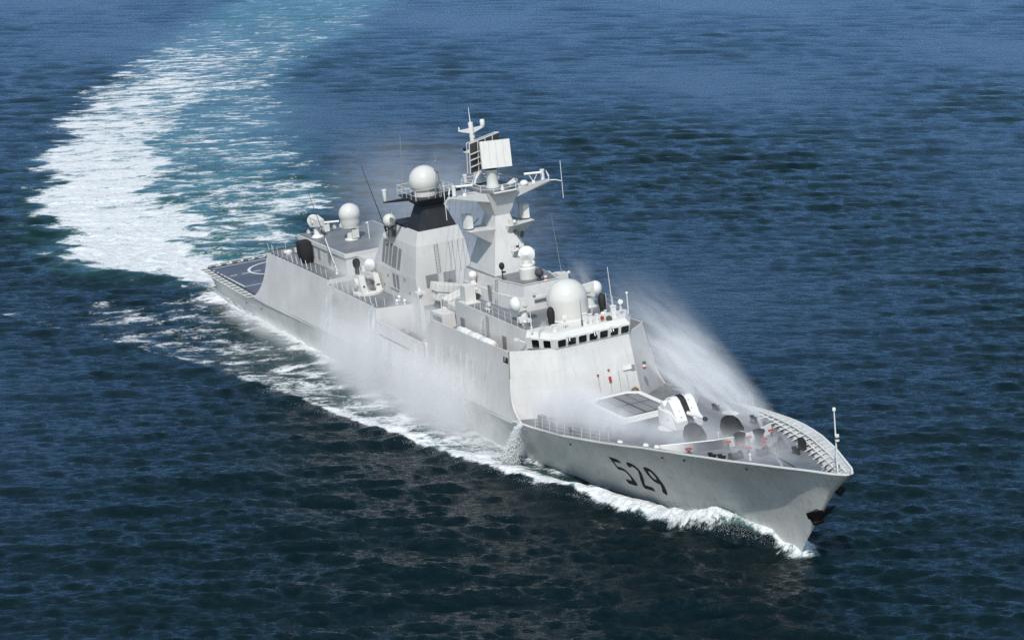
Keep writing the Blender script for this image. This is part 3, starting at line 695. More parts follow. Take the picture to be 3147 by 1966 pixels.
# covered binoculars, lamps, poles and lockers on the bridge roof
for x0,y0 in ((23.0,-2.75),(22.0,3.1)):
    g=G(); g.lathe((x0,y0,15.9),[(.2,0),(.3,.2),(.36,.7),(.37,1.2),(.26,1.55),(.1,1.7)],n=14); cc=part('canvas_cover',g,'canvas',wh,label='upright black canvas cover on a small stand')
    g=G(); g.lathe((x0,y0,15.65),[(.3,0),(.18,.12),(.14,.4)],n=12); part('cover_stand',g,'white',cc)
def whip(a,b,r0,name,parent,mat='white',base=True):
    g=G(); g.tube(a,b,r0,r0*.45,n=6)
    if base: g.tube(a,Vector(a)+(Vector(b)-Vector(a)).normalized()*.6,r0*2.2,n=8)
    return part(name,g,mat,parent)
whip((21.9,4.2,15.65),(21.9,4.0,19.9),.05,'pole_antenna',wh); whip((23.4,-5.0,15.65),(23.4,-5.0,18.4),.05,'pole_antenna',wh)
whip((24.9,-.6,15.7),(24.9,-.6,18.3),.035,'pole_antenna',wh,'dark')
g=G(); g.tube((24.0,4.7,15.65),(24.0,4.7,17.6),.05); g.ball((24.0,4.7,17.65),.13,12); part('lamp_pole',g,'white',wh)
for x0,y0,h0 in ((24.6,-2.2,1.15),(24.0,3.95,1.3)):
    g=G(); 
    for dx_,dy_ in ((-.2,-.15),(.2,-.15),(0,.22)): g.tube((x0+dx_,y0+dy_,15.65),(x0,y0,15.65+h0-.2),.03,n=5)
    g.lathe((x0-.05,y0,15.65+h0),[(.2,-.12),(.24,0),(.24,.18),(.15,.2)],n=16,axis=(1,-.2,.1)); part('searchlight',g,'white',wh)
for x0,y0,d in ((24.7,-.25,(.3,.45,1.1)),(24.3,3.0,(.3,.5,1.1)),(24.6,-3.3,(.35,.4,.6)),(24.4,1.2,(.2,.2,.7)),(24.5,2.1,(.15,.15,.9)),(24.6,.4,(.2,.3,.9))):
    g=G(); g.box((x0,y0,15.65+d[2]/2),d); g.box((x0,y0,15.65+d[2]+.04),(d[0]+.08,d[1]+.1,.1)); part('roof_locker',g,'white',wh,bevel=.03)
g=G(); g.tube((24.8,1.5,15.7),(24.8,1.5,16.3),.03); g.box((24.7,1.6,16.0),(.08,.35,.3)); part('rolled_flag',g,'red',wh)
g=G(); g.lathe((24.9,2.2,15.85),[(.28,-.15),(.3,0),(.22,.2)],n=16,axis=(1,-.2,0)); part('searchlight',g,'dark',wh)
g=G()
for k in range(9): 
    x0=11+k*1.35; g.tube((x0,-5.0,15.65),(x0,-5.0,16.65),.022,n=4); g.tube((x0,5.0,15.65),(x0,5.0,16.65),.022,n=4)
for s in (-1,1):
    for z in (16.15,16.62): g.tube((11,s*5.0,z),(21.8,s*5.0,z),.008,n=3)
part('guard_rail',g,'white',wh)
g=G(); 
for x0,y0 in ((19.5,-4.3),(20.2,-4.55),(20.6,-3.9)): g.box((x0,y0,16.1),(.45,.35,.3)); g.tube((x0-.2,y0,15.65),(x0,y0,16.1),.03); g.tube((x0+.2,y0+.1,15.65),(x0,y0,16.1),.03)
part('signal_gear',g,'white',wh)
g=G(); g.box((13.6,-4.7,16.5),(.35,.25,.3)); g.tube((13.6,-4.7,15.65),(13.6,-4.7,16.4),.06); g.box((13.3,-4.7,16.0),(.7,.3,.08)); part('pelorus',g,'white',wh)

# ------------------------------------------------------------------ funnel
g=G()
g.prism([(-24.6,-3.3),(-7.2,-3.3),(-7.2,3.3),(-24.6,3.3)],12.1,14.9,[(-23.5,-3.25),(-7.5,-3.25),(-7.5,3.25),(-23.5,3.25)])
g.prism([(-19.0,-3.25),(-7.5,-3.25),(-7.5,3.25),(-19.0,3.25)],14.9,18.3,[(-16.6,-2.75),(-7.7,-2.75),(-7.7,2.75),(-16.6,2.75)])
g.prism([(-16.6,-2.75),(-7.7,-2.75),(-7.7,2.75),(-16.6,2.75)],18.3,19.75,[(-15.4,-2.3),(-8.0,-2.3),(-8.0,2.3),(-15.4,2.3)])
fun=part('funnel',g,'grey')
g=G(); g.prism([(-15.42,-2.32),(-10.9,-2.32),(-10.9,2.32),(-15.42,2.32)],19.74,19.92,[(-15.2,-2.2),(-10.9,-2.2),(-10.9,2.2),(-15.2,2.2)])
g.prism([(-11.0,-2.15),(-8.0,-2.15),(-8.0,2.15),(-11.0,2.15)],19.76,22.1,[(-10.7,-1.2),(-8.6,-1.2),(-8.6,1.2),(-10.7,1.2)])
g.prism([(-10.7,-1.2),(-8.6,-1.2),(-8.6,1.2),(-10.7,1.2)],22.1,23.0,[(-12.6,-2.2),(-7.7,-2.2),(-7.7,2.2),(-12.6,2.2)])
top=part('funnel_top',g,'soot',fun)
g=G(); g.hexa([(-10.6,-2.2,22.75),(-9.8,-2.2,22.75),(-10.0,-4.8,22.95),(-10.3,-4.8,22.95)],[(-10.6,-2.2,23.0),(-9.8,-2.2,23.0),(-10.0,-4.8,23.05),(-10.3,-4.8,23.05)]); part('funnel_yard',g,'black',top)
g=G(); g.hexa([(-9.8,2.2,22.75),(-10.6,2.2,22.75),(-10.3,4.8,22.95),(-10.0,4.8,22.95)],[(-9.8,2.2,23.0),(-10.6,2.2,23.0),(-10.3,4.8,23.05),(-10.0,4.8,23.05)]); part('funnel_yard',g,'black',top)
for s in (-1,1): g=G(); g.lathe((-10.15,s*4.6,23.05),[(.1,0),(.2,.15),(.22,1.1),(.26,1.15),(.26,1.3)],n=14); part('drum_antenna',g,'white',fun)
RL=[(-12.6,-2.15),(-7.75,-2.15),(-7.75,2.15),(-12.6,2.15)]
g=G()
for z in (23.5,24.05): 
    l=[(p[0],p[1],z) for p in RL]; g.path(l+[l[0]],.025,5)
for k in range(5):
    for s in (-1,1): g.tube((-12.6+k*1.2,s*2.15,23),(-12.6+k*1.2,s*2.15,24.05),.022,n=4)
for k in range(4): g.tube((-7.75,-2.15+k*1.43,23),(-7.75,-2.15+k*1.43,24.05),.022,n=4)
part('guard_rail',g,'white',fun)
g=G(); rr=1.62; g.lathe((-10.1,-.05,23.0),[(1.25,0),(1.28,.4)]+[(rr*math.cos(t),1.5+rr*math.sin(t)) for t in np.linspace(-.72,PI/2-.001,22)],n=48); part('long_range_radome',g,'dome',fun)
g=G(); g.tube((-7.5,.45,23.0),(-7.5,.35,27.5),.06,.04); g.path([(-7.5,-.1,23.0),(-7.5,.35,26.0),(-7.5,.9,23.0)],.04); g.box((-7.5,.35,25.9),(.3,.4,.3)); g.ball((-7.5,.35,26.8),.14,10); part('pole_mast',g,'vent',fun)
for s in (-1,1):
    g=G(); g.ball((-13.4,s*3.1,20.35),.70,28); bl=part('satcom_ball',g,'dome',fun)
    g=G(); g.lathe((-13.4,s*3.1,18.6),[(.34,0),(.3,.9),(.5,1.05),(.5,1.2)],n=18); g.box((-13.4,s*2.6,18.9),(.5,.9,.6)); part('ball_pedestal',g,'dark',bl)
g=G(); g.path([(-15.2,-2.9,18.7),(-14.8,-3.4,18.6),(-14.3,-3.3,18.4),(-14.5,-3.0,18.2)],.06); g.box((-14.9,-3.0,18.65),(.6,.4,.12)); part('exhaust_pipe',g,'light',fun)
lx=[-15.9,-14.9,-13.9,-12.6]
for s in (-1,1):
    for k,(x0,x1) in enumerate(((-16.5,-15.8),(-15.6,-14.9),(-14.7,-14.0),(-13.8,-12.6),(-12.3,-11.6))):
        zt=17.9-.1*k; zb=15.4-.05*k; yb=-(3.25-(zb-14.9)*.147)-.02; yt=-(3.25-(zt-14.9)*.147)-.02
        g=G(); q=[(x0-.2,yb,zb),(x1-.2,yb,zb),(x1+.15,yt,zt),(x0+.15,yt,zt)]
        if s>0: q=[(p[0],-p[1],p[2]) for p in q]
        g.add(q,[(0,1,2,3)])
        lv=part('louvre',g,'vent',fun,normals=False)
        g=G()
        for j in range(8):
            t=(j+.5)/8; a=Vector(q[0]).lerp(Vector(q[3]),t); b=Vector(q[1]).lerp(Vector(q[2]),t); g.tube(a,b,.03,n=3)
        part('louvre_blade',g,'mesh',lv)
    for x0 in (-13.4,-12.4): g=G(); g.box((x0,s*3.29,13.9),(.6,.06,1.5)); part('side_vent',g,'vent',fun)
    g=G()
    for x0,z0 in ((-20,13.4),(-18,13.9),(-16.2,13.0),(-15,14.2),(-10.5,14.5),(-9.4,13.2)): g.box((x0,s*3.31,z0),(.22,.1,.22))
    g.box((-13.5,s*3.32,12.9),(2.4,.06,.08)); g.tube((-19.3,s*3.33,12.2),(-19.3,s*3.33,14.6),.03); part('wall_fitting',g,'vent',fun)
g=G(); g.box((-7.33,-1.5,14.6),(.12,1.3,1.2)); part('front_vent',g,'vent',fun); g=G(); g.box((-7.33,.5,14.6),(.12,1.3,1.2)); part('front_vent',g,'vent',fun)
g=G(); g.tube((-7.25,.45,14.1),(-7.15,.45,14.1),.28,n=18); part('porthole',g,'dark',fun)
ladder((-7.42,-.6,15.3),(-7.58,-.6,18.2),.4,fun,(0,1,0))
g=G()
for y in (.9,1.3,1.9,2.5): g.tube((-7.44,y,15.0),(-7.64,y,18.25),.022,n=4)
part('wall_pipe',g,'vent',fun)
# whips on the funnel and the hangar
whip((-14.8,-3.0,18.9),(-16.4,-4.4,26.0),.05,'whip_antenna',fun,'black')
g=G(); g.tube((-26.6,-4.9,13.6),(-29.3,-6.0,21.6),.055,.03,6); wa=part('whip_antenna',g,'dark',hangar)
g=G(); g.tube((-26.5,-4.85,13.3),(-27.6,-5.3,16.6),.06,n=6); g.lathe((-26.45,-4.8,12.6),[(.18,0),(.18,.1),(.08,.2),(.13,.35),(.08,.5),(.08,.7)],n=10); part('whip_base',g,'white',wa)
whip((-27.3,4.2,15.1),(-28.6,5.3,26.4),.06,'whip_antenna',dh,'mesh'); whip((-27.0,2.6,15.1),(-27.4,2.8,18.2),.05,'pole_antenna',dh)
whip((10.9,4.6,17.2),(7.2,5.8,22.4),.022,'whip_antenna',wh,'mesh'); whip((-26.0,5.5,12.6),(-27.8,7.8,20.6),.03,'whip_antenna',hangar,'mesh')
# after radome on its pedestal
g=G(); rr=1.2; g.lathe((-30.9,-.9,15.15),[(.95,1.55),(1.1,2.1)]+[(rr*math.cos(t),2.95+rr*math.sin(t)) for t in np.linspace(-.45,PI/2-.001,20)],n=44); ar=part('after_radome',g,'dome',dh)
g=G(); g.lathe((-30.9,-.9,15.15),[(.85,0),(.8,.12),(.55,.2),(.5,1.3),(.95,1.45),(.95,1.56)],n=28); g.box((-30.35,-.7,15.9),(.5,.8,1.0)); part('radome_pedestal',g,'light',ar)
g=G(); a=Vector((-37.0,-2.2,16.35)); g.tube(a,a+Vector((.9,1.9,.0)),.13,n=12); g.box((-36.8,-1.7,15.7),(.5,.7,.8)); g.tube((-36.7,-1.5,15.9),(-36.6,-1.4,16.3),.1); part('navigation_radar',g,'white',dh)
g=G()
for k in range(6): g.box((-37.6,-3.6+k*.8,15.45),(.35,.3,.35)); g.tube((-37.6,-3.6+k*.8,15.2),(-37.6,-3.6+k*.8,15.8),.04)
part('roof_fitting',g,'light',dh)
g=G(); g.tube((-29.4,.6,15.15),(-29.4,.6,17.2),.05); g.ball((-29.4,.5,17.0),.13,10); part('lamp_pole',g,'white',dh)
# black canvas covered mount on the hangar roof
def lumpy(c,rad,hgt,mat,name,parent,label,seed,n=26,m=14,top=.6,flat=.75):
    rg=np.random.default_rng(seed); g=G(); rows=[]
    ph=rg.uniform(0,6.28,6); am=rg.uniform(.02,.06,6)
    for j in range(m+1):
        t=j/m; z=hgt*t; rr=rad*(flat+(1-flat)*math.sin(min(1,t*1.6)*PI/2)) if t<top else rad*(1-((t-top)/(1-top))**2.6*.45)
        if j==m: rr=.02
        row=[]
        for k in range(n+1):
            a=2*PI*(k%n)/n; f=1+sum(am[i]*math.sin((i+2)*a+ph[i]+t*2.2*(i%3-1)) for i in range(6))
            sq=1/max(abs(math.cos(a)),abs(math.sin(a)))**.45
            row.append((c[0]+rr*f*sq*math.cos(a),c[1]+rr*f*sq*math.sin(a)*.9,c[2]+z+.04*math.sin(5*a+t*9)))
        rows.append(row)
    g.grid(rows); return part(name,g,mat,parent,label=label)
lumpy((-35.0,-5.1,12.5),1.02,2.75,'canvas','canvas_cover',hangar,'large black canvas cover on the hangar roof',3,flat=.62,top=.93)
g=G()
for k in range(13):
    x0=-44.4+k*1.55; z=12.5+.006*k
    for s in (-1,1):
        g.tube((x0,s*6.3,z),(x0-.03,s*6.35,z+1.0),.028,n=4); 
        if 4<k<9: g.tube((x0+.35,s*6.3,z),(x0-.03,s*6.35,z+1.0),.02,n=4)
for k in range(8): g.tube((-44.5,-5.9+k*1.7,12.5),(-44.5,-5.9+k*1.7,13.3),.022,n=4)
part('rail_post',g,'white',hangar)
g=G()
for k in range(17):
    for s in (-1,1): g.box((-44.2+k*1.2,s*6.42,12.56),(.35,.12,.14))
g.box((-44.6,0,12.55),(.14,12.4,.16)); part('roof_gutter',g,'dark',hangar)
g=G(); g.lathe((-41.2,-5.0,12.5),[(.35,0),(.42,.15),(.4,.4),(.1,.55)],n=14); g.box((-41.6,-5.3,12.8),(.5,.4,.3)); part('roof_fitting',g,'white',hangar)
g=G(); g.box((-40.9,-4.2,12.9),(.4,.3,.5)); g.tube((-42.2,-3.0,12.5),(-42.2,-3.0,13.1),.08); part('roof_fitting',g,'light',hangar)

# ------------------------------------------------------------------ close-in guns on the deck abreast the funnel
def ciws(s):
    cx,cy_,cz=-17.5,s*4.75,12.12
    g=G(); g.lathe((cx,cy_,cz),[(1.65,0),(1.65,.22),(1.45,.3)],n=36); base=part('gun_base',g,'light',gd)
    g=G()
    for q in (-1,1):
        y0=cy_+q*.82; g.hexa([(cx-1.0,y0-.35,cz+.3),(cx+1.15,y0-.35,cz+.3),(cx+1.15,y0+.35,cz+.3),(cx-1.0,y0+.35,cz+.3)],[(cx-.9,y0-.3,cz+2.0),(cx+.45,y0-.3,cz+2.0),(cx+.45,y0+.3,cz+2.0),(cx-.9,y0+.3,cz+2.0)])
    g.box((cx-.5,cy_,cz+.9),(.9,1.2,1.2))
    mt=part('close_in_gun',g,'light',gd,label='twin-sided grey mount with a seven-barrel gun' if False else 'light grey close-in gun mount with a barrel cluster')
    g=G(); ax=Vector((1,0,.05)).normalized()
    for k in range(7):
        a=2*PI*k/7; g.tube((cx+.1,cy_+.14*math.cos(a),cz+1.35+.14*math.sin(a)),(cx+1.6,cy_+.14*math.cos(a),cz+1.4+.14*math.sin(a)),.035,n=5)
    g.tube((cx+1.45,cy_,cz+1.4),(cx+1.62,cy_,cz+1.4),.2,n=12); part('gun_barrel',g,'dark',mt)
    g=G(); g.box((cx+.5,cy_,cz+1.4),(.9,.5,.5)); g.path([(cx+.2,cy_-.3,cz+1.8),(cx+1.0,cy_-.3,cz+1.7),(cx+1.1,cy_+.2,cz+1.6)],.05); g.box((cx+.9,cy_,cz+1.05),(.5,.35,.3)); part('gun_cradle',g,'vent',mt)
    g=G(); g.tube((cx-.2,cy_-1.15,cz+1.2),(cx-.2,cy_-1.5,cz+1.2),.55,n=18); part('ammunition_drum',g,'light',mt)
    g=G(); g.tube((cx+.98,cy_-.82,cz+.95),(cx+1.0,cy_-.82,cz+.95),.12,n=14); g.box((cx+.95,cy_+.82,cz+.9),(.08,.4,.14)); part('mount_port',g,'black',mt)
    g=G(); g.lathe((cx-.75,cy_-.75,cz+1.95),[(.25,0),(.22,.7),(.36,.95),(.42,1.35),(.34,1.7),(.1,1.8)],n=16); part('canvas_cover',g,'canvas',mt,label='black canvas hood on the gun director')
    g=G(); g.lathe((cx-.35,cy_+.55,cz+2.9),[(.55,-.3),(.62,-.1),(.6,0),(.45,.14),(.08,.42)],n=22,axis=(.75,-.5,.25)); g.tube((cx-.6,cy_+.55,cz+2.0),(cx-.5,cy_+.55,cz+2.6),.2); g.box((cx-1.0,cy_+.2,cz+2.4),(.5,.8,.5)); part('tracking_dish',g,'white',mt)
ciws(-1); ciws(1)
g=G()
for k in range(9):
    x0=-23.6+k*1.6
    for s in (-1,1): g.tube((x0,s*6.6,12.1),(x0-.02,s*6.65,13.1),.026,n=4); g.tube((x0+.3,s*6.6,12.1),(x0-.02,s*6.65,13.1),.018,n=4)
for x0,y0 in ((-10.5,-5.8),(-10,-4.8),(-12.6,-3.9)): g.tube((x0,y0,12.1),(x0,y0,13.0),.025,n=4)
part('rail_post',g,'white',gd)
g=G()
for x0,y0 in ((-9.6,-3.9),(-11.5,-3.7),(-10.2,-4.5)): g.lathe((x0,y0,12.1),[(.14,0),(.1,.1),(.2,.4),(.12,.55)],n=10)
part('vent_head',g,'white',gd)
# midships: crane post, angled missile canisters, boat
g=G(); g.tube((-5.2,-3.9,8.6),(-5.2,-3.9,14.1),.14,n=10); g.tube((-5.0,-3.75,8.6),(-5.0,-3.75,14.1),.10,n=8); g.box((-5.2,-3.9,14.1),(.9,1.0,.25)); g.lathe((-5.2,-3.9,14.2),[(.25,0),(.2,.3),(.05,.45)],n=12); part('transfer_post',g,'light',cas)
for s,xc in ((-1,-5.2),(-1,-4.2),(1,-2.6),(1,-1.6)):
    for k in range(2):
        g=G(); c=Vector((xc,0,13.0+k*.95)); d=Vector((0,s*math.cos(.25),math.sin(.25))); 
        b=Vector((1,0,0)); n=d.cross(b); L=2.6; hw=.42
        q=lambda a,u,v:c+d*a+b*u+n*v
        g.hexa([q(-L,-hw,-hw),q(L,-hw,-hw),q(L,hw,-hw),q(-L,hw,-hw)],[q(-L,-hw,hw),q(L,-hw,hw),q(L,hw,hw),q(-L,hw,hw)])
        part('missile_canister',g,'light',cas,bevel=.05)
g=G()
for xc in (-5.2,-4.2,-2.6,-1.6):
    for y0 in (-2,0,2): g.box((xc,y0,12.35),(.9,.25,.5))
part('canister_stand',g,'vent',cas)
g=G(); g.prism([(-.9,-5.1),(2.4,-5.1),(2.4,-3.4),(-.9,-3.4)],8.6,13.3,[(-.5,-4.8),(2.2,-4.8),(2.2,-3.4),(-.5,-3.4)]); dv=part('boat_davit_house',g,'light',cas)
g=G(); g.box((1.3,-5.0,12.3),(1.7,.1,1.6)); g.tube((-.6,-5.05,10.2),(-.4,-4.9,13.2),.05); g.tube((.1,-5.05,10.2),(.2,-4.95,13.2),.05); part('davit_panel',g,'vent',dv)
g=G(); g.box((.8,-2.2,13.3),(2.6,1.6,.9)); g.tube((-.8,-3.5,12.1),(-.8,-3.5,14.2),.06); part('deck_locker',g,'light',cas)
# inflatable boat in the waist
g=G()
pts=[(-6.9,-6.3,9.6),(-3.9,-6.3,9.6),(-2.9,-5.9,9.75),(-2.5,-5.5,9.85),(-2.9,-5.1,9.75),(-3.9,-4.7,9.6),(-6.9,-4.7,9.6)]
g.path(pts,.26,10)
boat=part('inflatable_boat',g,'dark',waist)
g=G(); g.prism([(-6.9,-6.1),(-3.6,-6.1),(-2.8,-5.5),(-3.6,-4.9),(-6.9,-4.9)],9.2,9.5); g.box((-5.2,-5.5,9.8),(.7,.6,.6)); g.box((-6.9,-5.5,9.9),(.35,.4,.8)); part('boat_hull',g,'dark',boat)
g=G(); g.box((-5.8,-5.5,8.85),(.2,1.7,.5)); g.box((-3.7,-5.5,8.85),(.2,1.5,.5)); part('boat_cradle',g,'light',waist)

# ------------------------------------------------------------------ foredeck: missile cells, gun, launchers, mooring gear
fdk=bpy.data.objects['fore_deck']
X0,X1,Y0=28.0,35.6,2.75
g=G(); zb=dz(31)-.2; o=[(X0,-Y0+.3),(X0+.5,-Y0-.1),(X1-.9,-Y0-.1),(X1,-Y0+1.3),(X1,Y0-1.3),(X1-.9,Y0+.1),(X0+.5,Y0+.1),(X0,Y0-.3)]
o=[(X0,-Y0+.9),(X0+.8,-Y0),(X1-.2,-Y0),(X1,-Y0+.2),(X1,Y0-.2),(X1-.2,Y0),(X0+.8,Y0),(X0,Y0-.9)]
zt=9.62; lo=[(p[0]+(.25 if p[0]>31 else -.25),p[1]*1.10) for p in o]; cxm=31.8
inn=[(cxm+(p[0]-cxm)*.86,p[1]*.80) for p in o]
g.prism(lo,8.4,zt-.0,o); vls=part('missile_cell_coaming',g,'white',fdk)
g=G(); n=len(o); vs=[(p[0],p[1],zt+.06) for p in o]+[(p[0],p[1],zt+.06) for p in inn]+[(p[0],p[1],zt+.015) for p in inn]+[(p[0],p[1],zt-.02) for p in o]
g.add(vs,[(k,(k+1)%n,n+(k+1)%n,n+k) for k in range(n)]+[(n+k,n+(k+1)%n,2*n+(k+1)%n,2*n+k) for k in range(n)]+[(3*n+k,3*n+(k+1)%n,(k+1)%n,k) for k in range(n)])
part('coaming_rim',g,'white',vls)
g=G(); g.prism(inn,zt+.005,zt+.016); part('cell_floor',g,'dark',vls)
cx0,cx1=28.75,34.85; cy1=2.12; i=0
for bi in range(2):
    for bj in range(2):
        bx0=cx0+(cx1-cx0)*bi/2+.08; bx1=cx0+(cx1-cx0)*(bi+1)/2-.12; by0=-cy1+2*cy1*bj/2+.08; by1=-cy1+2*cy1*(bj+1)/2-.08
        for ci in range(4):
            for cj in range(2):
                a0=bx0+(bx1-bx0)*ci/4+.05; a1=bx0+(bx1-bx0)*(ci+1)/4-.05; c0=by0+(by1-by0)*cj/2+.05; c1=by0+(by1-by0)*(cj+1)/2-.05
                if bi==0 and ((bj==0 and cj==0) or (bj==1 and cj==1)) and ci==0: a0+=.35
                g=G(); g.prism([(a0,c0),(a1,c0),(a1,c1),(a0,c1)],zt+.018,zt+.07); g.box(((a0+a1)/2,(c0+c1)/2,zt+.085),(.12,c1-c0-.2,.03))
                part('cell_hatch',g,'vent',vls)
# 76 mm gun
GX,GZ=40.9,9.95
g=G(); g.lathe((GX,0,GZ-.5),[(1.95,0),(1.95,.3),(1.75,.42),(1.5,.5)],n=44); gr=part('gun_ring',g,'light',fdk)
g=G()
def extr(g,prof,y0,y1,inset=0.0):
    n=len(prof); cx=sum(q[0] for q in prof)/n; cz=sum(q[1] for q in prof)/n
    a=[(GX+x,y0,GZ+z) for x,z in prof]; b=[(GX+x,y1,GZ+z) for x,z in prof]
    return g.hexa(a,b)
low=[(-1.6,.05),(1.55,.05),(1.66,.78),(1.2,1.0),(.5,1.44),(-1.55,1.5)]
extr(g,low,-1.2,1.35)
g.hexa([(GX-1.6,-1.2,GZ+.05),(GX+1.55,-1.2,GZ+.05),(GX+1.2,-1.36,GZ+.05),(GX-1.2,-1.36,GZ+.05)],[(GX-1.5,-1.2,GZ+1.4),(GX+.5,-1.2,GZ+1.4),(GX+.3,-1.28,GZ+1.35),(GX-1.2,-1.28,GZ+1.35)])
upp=[(-1.5,1.3),(1.3,.7),(1.64,.72),(1.45,1.05),(1.02,1.68),(.52,2.3),(.05,2.52),(-.55,2.45),(-1.15,2.05),(-1.52,1.5)]
extr(g,upp,-.78,1.2)
extr(g,[(-1.5,1.3),(1.3,.7),(1.62,.72),(1.43,1.03),(1.0,1.64),(.5,2.22),(.1,2.38),(-.35,1.72),(-1.4,1.62)],-1.12,-.78)
turret=part('gun_turret',g,'white',fdk,bevel=.07)
g=G(); rows=[]
for x0,z0,wd in ((-.55,2.5,.18),(-.1,2.6,.26),(.25,2.54,.29),(.6,2.3,.29),(1.05,1.72,.28),(1.48,1.08,.27),(1.68,.78,.29),(1.70,.3,.36)):
    rows.append([(GX+x0,.12-wd,GZ+z0-.05),(GX+x0+.04,.12-wd*.8,GZ+z0+.02),(GX+x0+.04,.12+wd*.8,GZ+z0+.02),(GX+x0,.12+wd,GZ+z0-.05)])
g.grid(rows); part('barrel_slot_cover',g,'canvas',turret,label='wrinkled black cover over the gun slot')
g=G(); g.tube((GX+1.1,.12,GZ+1.25),(GX+4.1,.12,GZ+1.42),.12,.085,14); g.tube((GX+1.2,.12,GZ+1.26),(GX+2.2,.12,GZ+1.32),.2,.15,14); brl=part('gun_barrel',g,'white',turret)
g=G(); g.lathe((GX+3.95,.12,GZ+1.41),[(.10,0),(.19,.12),(.19,.4),(.12,.52)],n=14,axis=(3.5,0,.2)); part('muzzle_cover',g,'canvas',brl)
g=G(); g.lathe((GX-.75,-1.2,GZ+1.8),[(.30,0),(.34,.1),(.34,.5),(.30,.55)],n=18,axis=(0,1,.0)); part('sight_drum',g,'white',turret)
g=G()
for x0,y0,z0 in ((.0,.62,2.56),(.62,.62,2.22),(1.1,.62,1.6),(1.45,.62,1.1),(.62,-.62,2.05),(1.1,-.62,1.55),(1.45,-.62,1.1),(-.6,.5,2.48),(-.6,-.4,2.45)): g.ball((GX+x0,y0,GZ+z0),.05,8)
g.box((GX+.3,-1.3,GZ+.75),(.1,.06,.1)); part('turret_fitting',g,'dark',turret)
# two canvas covered rocket launchers
def launcher(c,mat,label,seed):
    c=Vector(c); rg=np.random.default_rng(seed); g=G(); rows=[]
    ax=Vector((1,-.05,.0)).normalized(); n=26
    for j,(t,rr,dz_) in enumerate(((-1.15,.02,.95),(-1.12,.7,.9),(-1.0,.92,.93),(-.3,.98,1.0),(.3,.95,.92),(.75,.82,.8),(1.1,.72,.74),(1.2,.6,.72),(1.22,.02,.72))):
        row=[]
        for k in range(n+1):
            a=2*PI*(k%n)/n; f=1+.04*math.sin(3*a+j)+.03*math.sin(7*a+2*j)
            y=rr*f*math.cos(a); z=rr*f*math.sin(a)*1.0
            z=max(z,-dz_) ; y*=1+.12*max(0,-math.sin(a))*0
            row.append((c.x+t*1.05,c.y+y,c.z+dz_+z*(1.05 if z>0 else 1.1)))
        rows.append([(c.x+(q[0]-c.x)*.80,c.y+(q[1]-c.y)*.80,c.z+(q[2]-c.z)*.86) for q in row])
    g.grid(rows); o=part('rocket_launcher_cover',g,mat,fdk,label=label)
    g=G(); g.lathe((c.x-.1,c.y,c.z-.05),[(.6,0),(.6,.25)],n=20); part('launcher_base',g,'light',o)
    return o
launcher((46.6,-1.75,9.93),'canvasg','rounded grey-black canvas cover nearer the ship side',1); launcher((46.9,1.65,9.95),'canvas','rounded jet black canvas cover farther from the ship side',2)
g=G(); g.tube((48.6,-.65,9.95),(48.6,-.7,11.1),.035); g.ball((48.6,-.7,11.15),.08,8); g.box((48.7,-.35,10.2),(.3,.5,.5)); part('deck_sensor',g,'white',fdk)
# breakwater
g=G()
BW=[(45.6,-5.6),(47.9,1.0),(47.9,2.3),(46.6,6.4)]
BWp=[(47.6,-5.6),(49.6,-1.6),(50.1,.4),(49.9,1.9),(48.9,4.3)]
for a,b in zip(BWp[:-1],BWp[1:]):
    za,zb_=dz(a[0]),dz(b[0]); g.hexa([(a[0]-.03,a[1],za),(b[0]-.03,b[1],zb_),(b[0]+.03,b[1],zb_),(a[0]+.03,a[1],za)],[(a[0]-.2,a[1],za+.85),(b[0]-.2,b[1],zb_+.85),(b[0]-.14,b[1],zb_+.85),(a[0]-.14,a[1],za+.85)])
bw=part('breakwater',g,'light',fdk)
g=G(); g.path([(a[0]-.17,a[1],dz(a[0])+.88) for a in BWp],.05,6); part('breakwater_cap',g,'white',bw)
g=G()
for y0 in (-4.6,-3,-1.2,2.6,3.8):
    x0=np.interp(y0,[-5.6,-1.6,.4,1.9,4.3],[47.6,49.6,50.1,49.9,48.9]); g.hexa([(x0-.9,y0-.03,dz(x0)),(x0-.05,y0-.03,dz(x0)),(x0-.05,y0+.03,dz(x0)),(x0-.9,y0+.03,dz(x0))],[(x0-.25,y0-.03,dz(x0)+.8),(x0-.2,y0-.03,dz(x0)+.8),(x0-.2,y0+.03,dz(x0)+.8),(x0-.25,y0+.03,dz(x0)+.8)])
part('breakwater_stay',g,'light',bw)
g=G(); g.box((49.6,.75,10.95),(.6,.8,.3)); g.box((50.25,1.0,10.6),(.3,.45,1.05)); part('deck_box',g,'white',fdk)
# capstans
for x0,y0 in ((50.6,.15),(51.0,1.75)):
    g=G(); z0=dz(x0)+.02; g.lathe((x0,y0,z0),[(.62,0),(.62,.12),(.42,.2),(.36,.6),(.40,.95),(.50,1.15),(.52,1.28),(.4,1.34),(.1,1.36)],n=24); part('capstan',g,'black',fdk)
def valve(x0,y0,h0=.75):
    z0=dz(x0)+.02; g=G(); g.tube((x0,y0,z0),(x0,y0,z0+h0),.10,.08,10); o=part('valve_stand',g,'dark',fdk)
    g=G()
    for k in range(16):
        a0=2*PI*k/16; a1=2*PI*(k+1)/16; g.tube((x0+.25*math.cos(a0),y0+.25*math.sin(a0),z0+h0+.05),(x0+.25*math.cos(a1),y0+.25*math.sin(a1),z0+h0+.05),.045,n=5)
    for k in range(3): a0=PI*k/3; g.tube((x0+.25*math.cos(a0),y0+.25*math.sin(a0),z0+h0+.05),(x0-.3*math.cos(a0),y0-.3*math.sin(a0),z0+h0+.05),.035,n=5)
    g.lathe((x0,y0,z0+h0-.02),[(.12,0),(.12,.14)],n=10); part('hand_wheel',g,'red',o)
